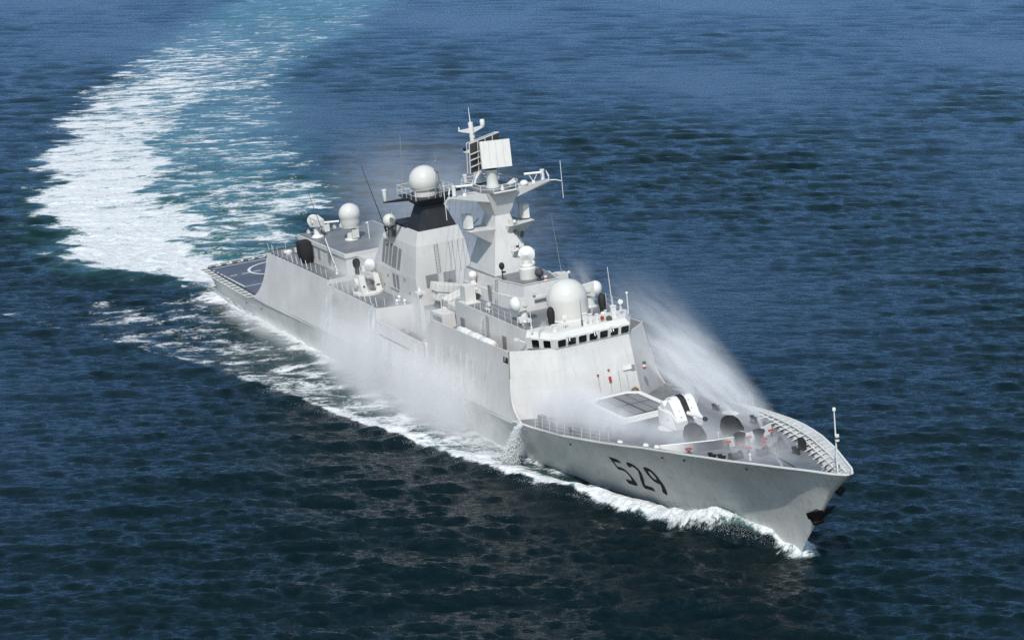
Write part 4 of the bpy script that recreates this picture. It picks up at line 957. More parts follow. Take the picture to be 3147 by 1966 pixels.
for p in ((50.56,-.96),(50.6,.98),(52.1,1.55),(53.0,.95,.5),(52.95,-.49,.6),(51.4,-.2,.5),(49.9,3.6,.6),(49.05,-3.85,.5)): valve(*p)
# windlass humps, chain, stoppers
def blob(c,d,name,mat): 
    g=G(); g.ball((c[0],c[1],c[2]),.5,14); v=[( c[0]+(p[0]-c[0])*d[0]*2,c[1]+(p[1]-c[1])*d[1]*2,c[2]+(p[2]-c[2])*d[2]*2) for p in g.v]; g.v=v; return part(name,g,mat,fdk)
for x0,y0 in ((53.9,.9),(53.3,-1.9),(54.0,.2)):
    z0=dz(x0)
    g=G(); g.tube((x0,y0-.45,z0+.35),(x0,y0+.45,z0+.35),.3,n=14); g.tube((x0,y0-.5,z0+.35),(x0,y0-.4,z0+.35),.4,n=14); g.tube((x0,y0+.4,z0+.35),(x0,y0+.5,z0+.35),.4,n=14); g.box((x0,y0,z0+.1),(.8,1.1,.2)); part('chain_stopper',g,'dark',fdk)
g=G(); z0=dz(54); g.hexa([(52.9,2.0,z0),(54.1,2.0,z0),(54.1,2.7,z0),(52.9,2.7,z0)],[(53.1,2.2,z0+.75),(53.4,2.2,z0+.75),(53.4,2.6,z0+.75),(53.1,2.6,z0+.75)]); g.ball((53.2,2.4,z0+.85),.18,10); part('fairlead_roller',g,'dark',fdk)
def chain(pts):
    g=G(); L=0
    for a,b in zip(pts[:-1],pts[1:]):
        a=Vector(a); b=Vector(b); n=int((b-a).length/.22)
        for k in range(n):
            p=a.lerp(b,k/n); q=a.lerp(b,(k+1)/n); w_=Vector((0,.07,0)) if k%2 else Vector((0,0,.06))
            g.tube(p-w_,q-w_,.035,n=4); g.tube(p+w_,q+w_,.035,n=4)
    return part('anchor_chain',g,'rust',fdk)
chain([(51.0,1.9,10.35),(51.7,2.6,10.3),(53.2,2.4,10.6)]); chain([(54.3,.9,10.45),(56.0,.5,10.5),(58.6,.1,10.62),(59.9,-.3,10.68)])
g=G(); rows=[[(x_,y_+s*.32,dz(x_)+.09) for s in (-1,1)] for x_,y_ in ((55.8,.35),(57.6,.1),(59.9,-.3))]; g.grid(rows); part('chain_plate',g,'rust',fdk)
g=G(); g.tube((54.6,-1.34,dz(54.8)),(54.6,-1.34,dz(54.8)+.55),.12,.08,10); g.ball((54.6,-1.34,dz(54.8)+.6),.12,10); part('deck_hydrant',g,'white',fdk)
for x0,y0 in ((55.9,2.2),(52.1,-3.4),(53.1,-3.1),(45.0,4.9),(38.6,4.9)):
    z0=dz(x0); g=G(); g.box((x0,y0,z0+.06),(1.0,.5,.12)); 
    for q in (-.3,.3): g.lathe((x0+q,y0,z0+.1),[(.16,0),(.15,.4),(.22,.5),(.22,.56),(.05,.6)],n=14)
    part('mooring_bollard',g,'black',fdk)
g=G(); x0,y0=54.9,3.4; z0=dz(x0); g.box((x0,y0,z0+.45),(1.2,.45,.9),rz=-.35); part('fairlead',g,'black',fdk)
for x0,y0,d in ((35.2,6.9,(1.2,.4,.9)),(27.9,-6.9,(.9,.5,.95)),(34.4,-7.0,(1.2,.4,.6)),(27.0,6.6,(1.0,.4,.9)),(46.5,5.25,(.6,.5,.5)),(41.6,-6.4,(.7,.35,.35))):
    g=G(); g.box((x0,y0,dz(x0)+d[2]/2),d); part('deck_locker',g,'vent',fdk,bevel=.03)
g=G(); g.hexa([(39.8,4.6,9.62),(41.6,4.6,9.75),(41.6,5.6,9.75),(39.8,5.6,9.62)],[(40.1,4.8,9.9),(41.3,4.8,10.0),(41.3,5.4,10.0),(40.1,5.4,9.9)]); part('deck_hatch',g,'light',fdk)
for x0 in (42.4,46.1,47.6):
    g=G(); g.lathe((x0,-(ey(x0)-.45),ez(x0)-.05),[(.25,0),(.27,.1),(.22,.28),(.05,.32)],n=14,axis=(0,.3,1)); part('roller_fairlead',g,'white',fdk)
# rails along the forward deck edge
for s in (-1,1):
    g=G(); x0=28.2; prev=None
    while x0<42.5:
        p=Vector((x0,s*(ey(x0)-.15),ez(x0))); q=p+Vector((0,-s*.05,1.0)); g.tube(p,q,.018,n=4)
        if prev:
            for t in (.34,.67,1): g.tube(prev[0].lerp(prev[1],t),p.lerp(q,t),.008,n=3)
        prev=(p,q); x0+=1.45
    part('guard_rail',g,'white',fdk)
# jackstaff
g=G(); g.tube((65.3,0,10.8),(65.35,0,16.75),.075,.05,8); js=part('jackstaff',g,'white')
g=G(); g.tube((65.3,0,14.0),(63.4,.75,10.8),.03,n=5); g.tube((65.3,0,14.0),(63.4,-.75,10.8),.03,n=5); part('staff_stay',g,'white',js)
g=G(); g.lathe((65.35,0,16.7),[(.07,0),(.13,.05),(.13,.22),(.09,.3)],n=12); part('masthead_light',g,'white',js)
for k in range(3):
    g=G(); g.tube((65.45,.05,14.35+k*.17),(65.45,.05,14.52+k*.17),.17,n=12); part('striped_light',g,('white','dark','white')[k],js)
# ------------------------------------------------------------------ the sea: one sheet, denser near the ship
C0=np.array([207.3,-96.5])
def seg_dist(P,poly):
    """distance to an open polyline and the arc-length parameter of the nearest point, with side sign"""
    best=np.full(len(P),1e9); par=np.zeros(len(P)); side=np.ones(len(P)); L=0
    for a,b in zip(poly[:-1],poly[1:]):
        a=np.array(a,float); b=np.array(b,float); d=b-a; l=np.hypot(*d)
        t=np.clip(((P-a)@d)/(l*l),0,1); q=a+t[:,None]*d; r=P-q; dd=np.hypot(r[:,0],r[:,1])
        m=dd<best; best[m]=dd[m]; par[m]=(L+t*l)[m]; side[m]=np.sign(d[0]*r[:,1]-d[1]*r[:,0])[m]; L+=l
    return best,par,side
def inside(P,poly):
    c=np.zeros(len(P),bool); n=len(poly)
    for i in range(n):
        x0,y0=poly[i]; x1,y1=poly[(i+1)%n]
        m=((y0>P[:,1])!=(y1>P[:,1])); xx=(x1-x0)*(P[:,1]-y0)/((y1-y0)+1e-12)+x0
        c^=m&(P[:,0]<xx)
    return c
def sdf(P,poly):   # negative inside
    d,_,_=seg_dist(P,list(poly)+[poly[0]]); return np.where(inside(P,poly),-d,d)
def sstep(a,b,x): t=np.clip((x-a)/(b-a),0,1); return t*t*(3-2*t)
comps=[]
for k in range(120):
    lam=.65*(17/.65)**((k+.5)/120)*RNG.uniform(.95,1.05)
    th=R(158)+RNG.normal(0,.42)
    st=(.027 if lam<1.6 else .030)*min(1,(3.0/lam)**.95)*(1.3 if lam>11 else 1)
    comps.append((2*PI/lam,th,st*lam/(2*PI),RNG.uniform(0,2*PI),lam))
WARP=[(46,1.8,.4,1),(23,1.2,1.7,2),(13,1.1,2.6,3),(7.5,1.0,.9,4),(4.6,.75,2.1,5),(2.9,.5,.1,.5)]
LUMP=[(2*PI/RNG.uniform(.7,3.2),RNG.uniform(0,2*PI),RNG.uniform(0,2*PI)) for _ in range(16)]
STAR=[(57.6,.1),(56.4,-1.2),(54,-2.3),(50.2,-4.1),(46.3,-5.5),(42,-6.8),(37,-8.0),(33,-9.3),(27,-10.9),(19.8,-12.9),(11,-14.4),(2,-16.2),(-12,-18.6),(-30,-23),(-60,-33)]
PORT=[(x,-y) for x,y in STAR]
WAKE=[(-64,-6.8),(-82,-16.6),(-94,-19.4),(-109,-18.7),(-138,-12.7),(-153,-9),(-165,-5),(-183,-.2),(-197,4),(-214,10.3),(-232,17.8),(-245,25),(-269,31),(-285,38),(-303,45.6),(-326,56),(-376,75),(-396,84),(-452,109.5),(-512,138),(-700,230),(-1000,400),(-960,470),(-640,290),(-526,212),(-409,153),(-370,126),(-306,93),(-248,72),(-190,52),(-149,42),(-128,34),(-97,20),(-80,12),(-66,6.8)]
DENSE=[(-64.6,-6.8),(-78.6,-12.9),(-93.3,-17.5),(-108.6,-17.5),(-126.9,-15.3),(-151,-9.6),(-178,-2.5),(-208.6,7),(-236.2,16),(-270.9,29),(-307,43.5),(-348,61),(-386,80),(-371,104),(-318,79),(-279,64),(-241,47),(-210,33),(-178,22),(-150,14.2),(-127,10),(-105,7),(-84.4,1.3),(-68.7,-3)]
PORTF=[(-72,3),(-82,7),(-99,9.8),(-121,15),(-144,24),(-155,31),(-159,39),(-143.5,37),(-115,26),(-97,17.5),(-78,11.5),(-68,7.5)]
FARL=[(-245,25),(-269,31),(-303,45.6),(-326,56),(-376,75),(-420,97),(-420,125),(-370,112),(-312,82),(-270,62),(-240,45)]
def swave(P,side):
    """the diverging bow wave on one side: height and foam"""
    line=STAR if side<0 else PORT
    d,s,sg=seg_dist(P,line)
    outb=(sg>0) if side<0 else (sg<0)         # aft-running line: outboard side
    out=np.where(outb,1,-1)*d
    A=np.interp(s,[0,3,6,9,14,20,26,32,40,60,90,130],[1.0,1.6,2.0,1.9,1.15,.75,.8,.65,.5,.35,.25,.1])
    wdo=np.interp(s,[0,20,60,130],[.9,1.3,2.0,3.2]); wdi=np.interp(s,[0,10,30,130],[1.1,1.9,2.6,4.0])
    z=A*np.where(out>0,np.exp(-(out/wdo)**2),np.exp(-(out/wdi)**2))
    z-=A*.38*np.exp(-((out-2.6*wdo)/(1.5*wdo))**2)
    s_break=np.interp(s,[0,4,8,12,20,26,34,42,60,75,90,130],[1.3,1.0,1.05,1.5,1.35,1.02,.95,1.0,.8,.4,.12,0])
    if side>0: s_break=s_break*.9
    f=s_break*np.where(out>-.1,np.exp(-(np.clip(out,0,9)/np.interp(s,[0,8,20,50],[.5,1.1,.8,.5]))**2),np.where(out>0,1,np.exp(-((out+.1)/np.interp(s,[0,20,50],[1.5,2.0,1.8]))**2)))
    return z,f,out,s
def fields(P):
    P0=P; P=P+0.0
    wr=sstep(-62,-90,P0[:,0])[:,None]
    for lam_,am_,th_,ph_ in WARP:
        q_=2*PI/lam_*(P0[:,0]*math.cos(th_)+P0[:,1]*math.sin(th_))+ph_; P=P+wr*am_*np.stack([np.sin(q_+1),np.cos(q_*1.1)],1)
    n=len(P); h=np.zeros(n); foam=np.zeros(n); aer=np.zeros(n)
    r=np.hypot(*(P-C0).T); wk=sdf(P,WAKE); calm=np.ones(n)
    inw=sstep(6,-10,wk); far=sstep(-200,-700,P[:,0]); calm-= .45*inw*(1-.6*far)
    near=(np.abs(P[:,1])<60)&(P[:,0]<75)&(P[:,0]>-110); idx=np.where(near)[0]; Q=P[idx]
    hb=np.interp(Q[:,0],[-67,-64,-46,-20,0,10,21,30.7,38,45,52,58.9,59],[6.6,6.8,7.3,7.6,7.6,7.3,6.6,5.1,4.0,2.8,1.6,.05,0])
    z=np.zeros(len(Q)); f=np.zeros(len(Q)); ac=np.zeros(len(Q)); cal=np.ones(len(Q))
    ends=sstep(-70,-58,Q[:,0])
    for s in (-1,1):
        zz,ff,out,ss=swave(Q,s); on=(Q[:,1]*s>-.3)
        z+=np.where(on,zz,0); f=np.maximum(f,np.where(on,ff,0))
        gap=s*Q[:,1]-hb                       # distance off the hull side
        inn=(out<0)&(gap>-1.5)&on&(Q[:,0]<57)
        wb=np.interp(Q[:,0],[-67,-40,-10,10,25,33,45],[3.6,3.4,2.9,2.5,1.6,.7,.25])
        side_f=np.exp(-np.clip(gap,0,99)/np.maximum(wb,.2)*1.3)*np.interp(Q[:,0],[-67,-20,10,24,36,50],[1.45,1.35,1.25,1.0,.5,.55])
        mott=np.interp(Q[:,0],[-66,-45,-25,-5,12,25,36,45],[.36,.42,.48,.60,.64,.58,.40,.25])
        en=sstep(-74,-60,Q[:,0]); f=np.where(inn,np.maximum(f,np.maximum(side_f,mott)*en),f)
        ac=np.where(inn,np.maximum(ac,np.interp(Q[:,0],[-66,-40,0,20,40,56],[.0,.25,.3,.2,.1,.2])*np.exp(-np.clip(gap-4,0,99)/5)),ac)
        cal=np.where(inn,.75,cal)
        # trough along the shoulder, hump at the quarter
        z+=np.where(on&(gap>-3),-.45*np.exp(-((Q[:,0]-30)/7)**2-(np.clip(gap,0,99)/3)**2)+.30*np.exp(-((Q[:,0]-8)/9)**2-(np.clip(gap,0,99)/4)**2),0)
    # water piled round the stem
    ds=np.hypot(Q[:,0]-58.4,Q[:,1]); z=np.maximum(z,1.15*np.exp(-(ds/1.3)**2)); f=np.maximum(f,1.25*np.exp(-(ds/1.7)**2))
    h[idx]+=z; foam[idx]=np.maximum(foam[idx],f); aer[idx]=ac; calm[idx]*=cal
    # scattered foam patches outside the starboard wash
    for cx,cyy,rx,ry,v in ((-36,-23,5,1.0,.62),(-40,-15.5,7,1.6,.58),(-33.5,-15.4,4,1.2,.62),(-20,-17.5,6,1.2,.5),(-52,-14,8,2,.45)):
        q=((P[:,0]-cx)/rx)**2+((P[:,1]-cyy)/ry)**2; foam=np.maximum(foam,v*np.exp(-q))
    # the wake
    sd=sdf(P,DENSE); sp=sdf(P,PORTF); sf=sdf(P,FARL); dist=-P[:,0]
    dens=np.interp(dist,[60,85,110,150,185,215,250,300,380],[1.7,1.42,1.12,.98,.90,.83,.75,.60,.42])
    dout,_,_=seg_dist(P,DENSE[:13]); dens=dens*np.interp(dout,[0,3,8,16,30,50],[.95,1.04,1.04,.94,.84,.76]); foam=np.maximum(foam,dens*sstep(3,-6,sd)); 
    foam=np.maximum(foam,np.interp(dist,[60,100,150,170],[.75,.78,.70,.55])*sstep(5,-7,sp))
    foam=np.maximum(foam,np.interp(dist,[230,300,360,420],[.74,.66,.54,.34])*sstep(8,-8,sf))
    foam=np.maximum(foam,np.interp(dist,[60,200,300,420,600],[.50,.46,.42,.34,.22])*sstep(4,-9,wk))
    aer=np.maximum(aer,sstep(5,-12,wk)*np.interp(dist,[60,150,260,330,450,700],[1,1,.95,.85,1.0,.9]))
    lo=(wk<6)&(P[:,0]<-60); 
    h+=np.where(lo,.55*np.exp(-((P[:,0]+84)/9)**2-((P[:,1]+8)/8)**2)+.35*np.exp(-(np.abs(sdf(P,DENSE))/3)**2)*sstep(-200,-80,P[:,0]),0)
    h-=.8*np.exp(-((P[:,0]+66)/5)**2-(P[:,1]/6)**4)
    return h,foam,aer,calm
def sea_height(P,spacing):
    h,foam,aer,calm=fields(P); dx=np.zeros(len(P)); dy=np.zeros(len(P)); wz=np.zeros(len(P))
    grp=.82+.75*np.sin(P[:,0]*.021+P[:,1]*.034+1.0)*np.sin(P[:,0]*.013-P[:,1]*.027)
    for k,th,a,ph,lam in comps:
        fade=sstep(1.6,3.2,lam/np.maximum(spacing,.05)); q=k*(P[:,0]*math.cos(th)+P[:,1]*math.sin(th))+ph
        c=np.cos(q)*a*fade; s=np.sin(q)*a*fade
        wz+=c; dx-=s*math.cos(th)*.9; dy-=s*math.sin(th)*.9
    lump=np.zeros(len(P)); ff=np.clip(foam-.55,0,1.1)
    for k,th,ph in LUMP: lump+=np.sin(k*(P[:,0]*math.cos(th)+P[:,1]*math.sin(th))+ph+1.5*np.sin(k*.37*(P[:,1]*math.cos(th)-P[:,0]*math.sin(th))))/k**.7
    near_=sstep(-170,-60,P[:,0]); h=h+lump*ff*.085*(.4+.6*near_)
    return h+wz*calm*grp*1.15,dx*calm*grp,dy*calm*grp,foam,aer
def ring_grid(angs,rads):
    A,Rr=np.meshgrid(angs,rads); X=C0[0]+Rr*np.cos(A); Y=C0[1]+Rr*np.sin(A); return X,Y
VD=R(155.4)
fine=np.arange(-.295,.2951,.00118)
out_=[]; a0=.2955; st_=.00118
while a0<PI-.04: st_=min(.045,st_*1.028); a0+=st_; out_.append(a0)
out_=np.array(out_); angs=VD+np.concatenate([-out_[::-1],fine,out_])
rads=[2,10,20,30,38,45,50]; r=54.0
while r<148: rads.append(r); r+=max(.24,1.1-(r-54)/94*.9)
while r<1050: rads.append(r); r+=max(.21,r*r/(56.6*2305)*.85)
while r<40000: rads.append(r); r*=1.10
rads=np.array(rads)
X,Y=ring_grid(angs,rads); na,nr=len(angs),len(rads)
dr=np.gradient(rads)[:,None]*np.ones((1,na)); da=np.gradient(angs)[None,:]*rads[:,None]
SP=np.maximum(np.minimum(dr,6),np.minimum(da,60)).ravel()
Pxy=np.stack([X.ravel(),Y.ravel()],1)
hz,ddx,ddy,foam,aer=sea_height(Pxy,SP)
co=np.stack([Pxy[:,0]+ddx,Pxy[:,1]+ddy,hz],1)
ii,jj=np.meshgrid(np.arange(nr-1),np.arange(na-1),indexing='ij')
a_=(ii*na+jj).ravel(); F=np.stack([a_,a_+1,a_+na+1,a_+na],1)
# keep the water out of the inside of the hull
cen=Pxy[a_]; hb=np.interp(cen[:,0],[-64,-46,-20,0,10,21,30.7,38,45,52,57],[6.0,6.6,6.9,6.9,6.6,5.8,4.4,3.2,2.0,.8,0])
me=bpy.data.meshes.new('sea'); me.vertices.add(len(co)); me.vertices.foreach_set('co',co.ravel())
me.loops.add(F.size); me.loops.foreach_set('vertex_index',F.ravel()); me.polygons.add(len(F))
me.polygons.foreach_set('loop_start',np.arange(0,F.size,4)); me.polygons.foreach_set('loop_total',np.full(len(F),4))
me.update(calc_edges=True); me.polygons.foreach_set('use_smooth',np.ones(len(F),bool))
for nme,val in (('foam',foam),('aer',aer)):
    at=me.attributes.new(nme,'FLOAT','POINT'); at.data.foreach_set('value',val.astype(np.float32))
sea=bpy.data.objects.new('sea',me); COL.objects.link(sea); sea['kind']='structure'; sea['label']='dark blue-green sea with wind ripples, bow wave and white curving wake'
m,N,L,P=new_mat('sea_water')
geo=N.new('ShaderNodeNewGeometry')
af=N.new('ShaderNodeAttribute'); af.attribute_name='foam'; aa=N.new('ShaderNodeAttribute'); aa.attribute_name='aer'
def noise(scale,detail=5,rough=.6,dist=0.0,vec=None,mapping=None,kind=None):
    n=N.new('ShaderNodeTexNoise'); n.inputs['Scale'].default_value=scale; n.inputs['Detail'].default_value=detail; n.inputs['Roughness'].default_value=rough; n.inputs['Distortion'].default_value=dist
    mp=N.new('ShaderNodeMapping'); mp.inputs['Rotation'].default_value=(0,0,-VD); mp.inputs['Scale'].default_value=mapping or (1,1,1)
    L.new(geo.outputs['Position'],mp.inputs[0]); L.new(mp.outputs[0],n.inputs['Vector']); return n
def math_(op,a,b=None,c=None,clamp=False):
    n=N.new('ShaderNodeMath'); n.operation=op; n.use_clamp=clamp
    for i,v in enumerate((a,b,c)):
        if v is None: continue
        if hasattr(v,'is_linked') or hasattr(v,'links'): L.new(v,n.inputs[i])
        else: n.inputs[i].default_value=v
    return n.outputs[0]
# foam break-up: torn patches plus thin filaments
nA=noise(.28,9,.62,.8,mapping=(1.5,.8,1)).outputs[0]; nB=noise(.95,8,.62,1.6,mapping=(1.4,.7,1)).outputs[0]
nC=noise(3.1,5,.6,.5).outputs[0]
fil=math_('ABSOLUTE',math_('SUBTRACT',nB,.5)); fil=math_('SUBTRACT',1.0,math_('MULTIPLY',fil,9.0),clamp=True)
pat=math_('ADD',math_('MULTIPLY',nA,.62),math_('MULTIPLY',nB,.38))
pat=math_('ADD',math_('MULTIPLY',math_('SUBTRACT',pat,.5),2.7),.5)
pat=math_('ADD',pat,math_('MULTIPLY',math_('SUBTRACT',nC,.5),.5))
nD=noise(.11,4,.55,1.2,mapping=(1.6,.8,1)).outputs[0]
pat=math_('ADD',pat,math_('MULTIPLY',fil,.16)); pat=math_('ADD',pat,math_('MULTIPLY',math_('SUBTRACT',nD,.5),1.5))
thr=math_('SUBTRACT',1.08,af.outputs['Fac'])
dd_=math_('SUBTRACT',pat,thr); mr=N.new('ShaderNodeMapRange'); mr.interpolation_type='SMOOTHSTEP'; mr.inputs[1].default_value=-.05; mr.inputs[2].default_value=.42; L.new(dd_,mr.inputs[0])
gate=math_('MULTIPLY',af.outputs['Fac'],5.0,clamp=True); fm=math_('MULTIPLY',mr.outputs[0],gate)
# water body
P.inputs['Roughness'].default_value=.09; P.inputs['IOR'].default_value=1.333
cw=N.new('ShaderNodeMix'); cw.data_type='RGBA'; cw.inputs[6].default_value=(.0010,.0075,.0095,1); cw.inputs[7].default_value=(.045,.150,.145,1)
na_=noise(.09,5,.6,.5,mapping=(1.3,.7,1)).outputs[0]; am=N.new('ShaderNodeMapRange'); am.inputs[1].default_value=.3; am.inputs[2].default_value=.7; am.inputs[3].default_value=.35; am.inputs[4].default_value=1.15; L.new(na_,am.inputs[0])
L.new(math_('MULTIPLY',aa.outputs['Fac'],am.outputs[0],clamp=True),cw.inputs[0])
cw2=N.new('ShaderNodeMix'); cw2.data_type='RGBA'; cw2.inputs[7].default_value=(.15,.27,.265,1); L.new(cw.outputs[2],cw2.inputs[6])
pm=N.new('ShaderNodeMapRange'); pm.inputs[1].default_value=-.45; pm.inputs[2].default_value=.25; pm.inputs[4].default_value=.75; L.new(dd_,pm.inputs[0]); L.new(math_('MULTIPLY',math_('MULTIPLY',pm.outputs[0],gate),math_('MULTIPLY',math_('SUBTRACT',af.outputs['Fac'],.45),2.0,clamp=True)),cw2.inputs[0])
L.new(cw2.outputs[2],P.inputs['Base Color'])
# ripples
b1=N.new('ShaderNodeBump'); b1.inputs['Distance'].default_value=.38; b1.inputs['Strength'].default_value=1.0
b2=N.new('ShaderNodeBump'); b2.inputs['Distance'].default_value=.115; b2.inputs['Strength'].default_value=1.0
L.new(noise(.85,6,.62,.4,mapping=(1.6,.55,1)).outputs[0],b1.inputs['Height']); L.new(noise(3.1,5,.62,.3,mapping=(1.5,.6,1)).outputs[0],b2.inputs['Height']); L.new(b1.outputs[0],b2.inputs['Normal'])
L.new(b2.outputs[0],P.inputs['Normal'])
fo=N.new('ShaderNodeBsdfPrincipled'); fo.inputs['Base Color'].default_value=(.78,.80,.80,1); fo.inputs['Roughness'].default_value=.85; fo.inputs['Specular IOR Level'].default_value=.2
b3=N.new('ShaderNodeBump'); b3.inputs['Distance'].default_value=.35; b3.inputs['Strength'].default_value=.8; L.new(pat,b3.inputs['Height']); L.new(b1.outputs[0],b3.inputs['Normal']); L.new(b3.outputs[0],fo.inputs['Normal'])
ms=N.new('ShaderNodeMixShader'); L.new(fm,ms.inputs[0]); L.new(P.outputs[0],ms.inputs[1]); L.new(fo.outputs[0],ms.inputs[2])
L.new(ms.outputs[0],N['Material Output'].inputs['Surface']); me.materials.append(m)
def surf(x,y):
    P_=np.array([[x,y]],float); h,_,_,_,_=sea_height(P_,np.array([.3])); return float(h[0])

# ------------------------------------------------------------------ thrown water: droplets and sheets
md,N,L,P=new_mat('spray_water'); P.inputs['Base Color'].default_value=(.88,.90,.90,1); P.inputs['Roughness'].default_value=.6
trn=N.new('ShaderNodeBsdfTranslucent'); trn.inputs[0].default_value=(.85,.88,.88,1); mxs=N.new('ShaderNodeMixShader'); mxs.inputs[0].default_value=.4
L.new(P.outputs[0],mxs.inputs[1]); L.new(trn.outputs[0],mxs.inputs[2]); L.new(mxs.outputs[0],N['Material Output'].inputs['Surface'])
OCT=np.array([[1,0,0],[-1,0,0],[0,1,0],[0,-1,0],[0,0,1],[0,0,-1]],float)
OF=[(0,2,4),(2,1,4),(1,3,4),(3,0,4),(2,0,5),(1,2,5),(3,1,5),(0,3,5)]
def drops(name,pts,size,label,stretch=None):
    pts=np.asarray(pts,float); n=len(pts); size=np.asarray(size,float).reshape(-1,1,1)*np.ones((n,1,1)); st=np.array(stretch if stretch is not None else (1,1,1),float)
    v=(pts[:,None,:]+OCT[None]*st*size).reshape(-1,3); f=(np.arange(n)[:,None,None]*6+np.array(OF)[None]).reshape(-1,3)
    me=bpy.data.meshes.new(name); me.vertices.add(len(v)); me.vertices.foreach_set('co',v.ravel()); me.loops.add(f.size); me.loops.foreach_set('vertex_index',f.ravel().astype(np.int32))
    me.polygons.add(len(f)); me.polygons.foreach_set('loop_start',np.arange(0,f.size,3)); me.polygons.foreach_set('loop_total',np.full(len(f),3)); me.update(calc_edges=True); me.polygons.foreach_set('use_smooth',np.ones(len(f),bool)); me.materials.append(md)
    o=bpy.data.objects.new(name,me); COL.objects.link(o); o['kind']='stuff'; o['label']=label; return o
SM=np.array(SHIP_M)
def to_world(p): p=np.asarray(p,float); return p@SM[:3,:3].T+SM[:3,3]
# bow spray riding along the crest
pp=[];sz=[]
for side,cnt in ((-1,60000),(1,14000)):
    line=np.array(STAR if side<0 else PORT); dl=np.hypot(*np.diff(line,axis=0).T); cum=np.concatenate([[0],np.cumsum(dl)])
    s=np.abs(RNG.choice([0,1,2],cnt,p=[.42,.38,.20])); s=np.where(s==0,RNG.normal(8.5,3.2,cnt),np.where(s==1,RNG.uniform(8,30,cnt),RNG.uniform(25,75,cnt))); s=np.clip(s,0.1,cum[-1]-1)
    x=np.interp(s,cum,line[:,0]); y=np.interp(s,cum,line[:,1])
    A=np.interp(s,[0,3,6,9,14,20,26,40,60,90],[.6,1.2,1.35,1.1,.7,.55,.6,.45,.3,.2]); u=RNG.exponential(.34,cnt)
    off=RNG.normal(0,.55,cnt)+.1; hz_=A*(.55+u*.75*np.exp(-((s-8)/7)**2)+u*.25)
    yy=y+side*off-side*.25
    pp.append(np.stack([x+RNG.normal(0,.5,cnt),yy,hz_],1)); sz.append(RNG.uniform(.008,.026,cnt))
drops('bow_spray',np.concatenate(pp),np.concatenate(sz),'white spray thrown up along the bow wave')
# sheets of wash water pouring down the starboard side and from the deck edge
pp=[]
def pour(x0,z0,z1,wd,n,lean=0.3):
    k=RNG.integers(0,int(wd*5)+2,n); xk=x0-wd/2+wd*k/(int(wd*5)+1)+RNG.normal(0,.05,n)
    t=RNG.uniform(0,1,n)**.8; z=z0+(z1-z0)*t
    out=[]
    for X_,Z_,T_ in zip(xk,z,t):
        X2=X_-lean*T_*(z0-z1)*.15
        yy=(ys(X2,Z_) if Z_>ez(X2) else hull_y(X2,max(Z_,1.0)))+.06+RNG.exponential(.10)+.25*T_*T_
        out.append((X2,-yy,Z_))
    pp.append(np.array(out))
mw,N,L,P=new_mat('wash_sheet'); P.inputs['Base Color'].default_value=(.93,.94,.94,1); P.inputs['Roughness'].default_value=.5
tcw=N.new('ShaderNodeTexCoord'); mpw=N.new('ShaderNodeMapping'); mpw.inputs['Scale'].default_value=(3.2,1,.20); L.new(tcw.outputs['Object'],mpw.inputs[0])
nw=N.new('ShaderNodeTexNoise'); nw.inputs['Scale'].default_value=1.6; nw.inputs['Detail'].default_value=8; nw.inputs['Roughness'].default_value=.7; nw.inputs['Distortion'].default_value=.25; L.new(mpw.outputs[0],nw.inputs['Vector'])
mrw=N.new('ShaderNodeMapRange'); mrw.inputs[1].default_value=.44; mrw.inputs[2].default_value=.70; mrw.inputs[4].default_value=.95; L.new(nw.outputs[0],mrw.inputs[0])
atw=N.new('ShaderNodeAttribute'); atw.attribute_name='cover'; mlw=N.new('ShaderNodeMath'); mlw.operation='MULTIPLY'; L.new(mrw.outputs[0],mlw.inputs[0]); L.new(atw.outputs['Fac'],mlw.inputs[1])
L.new(mlw.outputs[0],P.inputs['Alpha'])
def wash(x0,z0,z1,wd,amt=1.0):
    nx,nz=28,34; vs=[];cv=[]
    for j in range(nz+1):
        t=j/nz; z=z0+(z1-z0)*t
        for i in range(nx+1):
            u=i/nx*2-1; X_=x0+wd*u*(1+.25*t)-.9*t
            base=(ys(X_,z) if z>ez(X_) else hull_y(X_,max(z,1.0)))
            vs.append((X_,-(base+.08+.22*t*t+.05*math.sin(X_*5+z)),z)); cv.append(amt*max(0,1-abs(u)**3)*min(1,t*14)*(1-.35*t)*min(1,(1-t)*6))
    fs=[(j*(nx+1)+i,j*(nx+1)+i+1,(j+1)*(nx+1)+i+1,(j+1)*(nx+1)+i) for j in range(nz) for i in range(nx)]
    me=bpy.data.meshes.new('wash_water'); me.from_pydata(vs,[],fs); me.polygons.foreach_set('use_smooth',[True]*len(fs))
    at=me.attributes.new('cover','FLOAT','POINT'); at.data.foreach_set('value',np.array(cv,np.float32)); me.materials.append(mw)
    o=bpy.data.objects.new('wash_water',me); COL.objects.link(o); o.matrix_world=SHIP_M; o['kind']='stuff'; o['label']='streaks of wash water running down the starboard side plating'
wash(-23.0,12.2,3.2,2.2,.8); wash(-10.2,12.2,2.8,2.0,1.2); wash(-5.4,9.8,2.8,3.6,1.3); wash(2.6,10.9,3.0,2.2,1.0); wash(12.5,12.6,3.0,3.6,.8); wash(7.4,11.8,3.0,2.0,.7); wash(18.4,12.8,5.0,1.8,.45)
# torrent at the break of the foredeck
n=26000; t=RNG.uniform(0,1,n)**.75; z=8.1-5.2*t; x=25.6-1.2*t+RNG.normal(0,.16+.28*t,n); y=-(8.0+1.3*np.sqrt(t)+RNG.normal(0,.10+.28*t,n))
pp.append(np.stack([x,y,z],1))
tor=to_world(pp.pop()); drops('falling_water',tor,RNG.uniform(.018,.038,len(tor)),'white torrent falling from the break of the foredeck',stretch=(1,1,2.5))

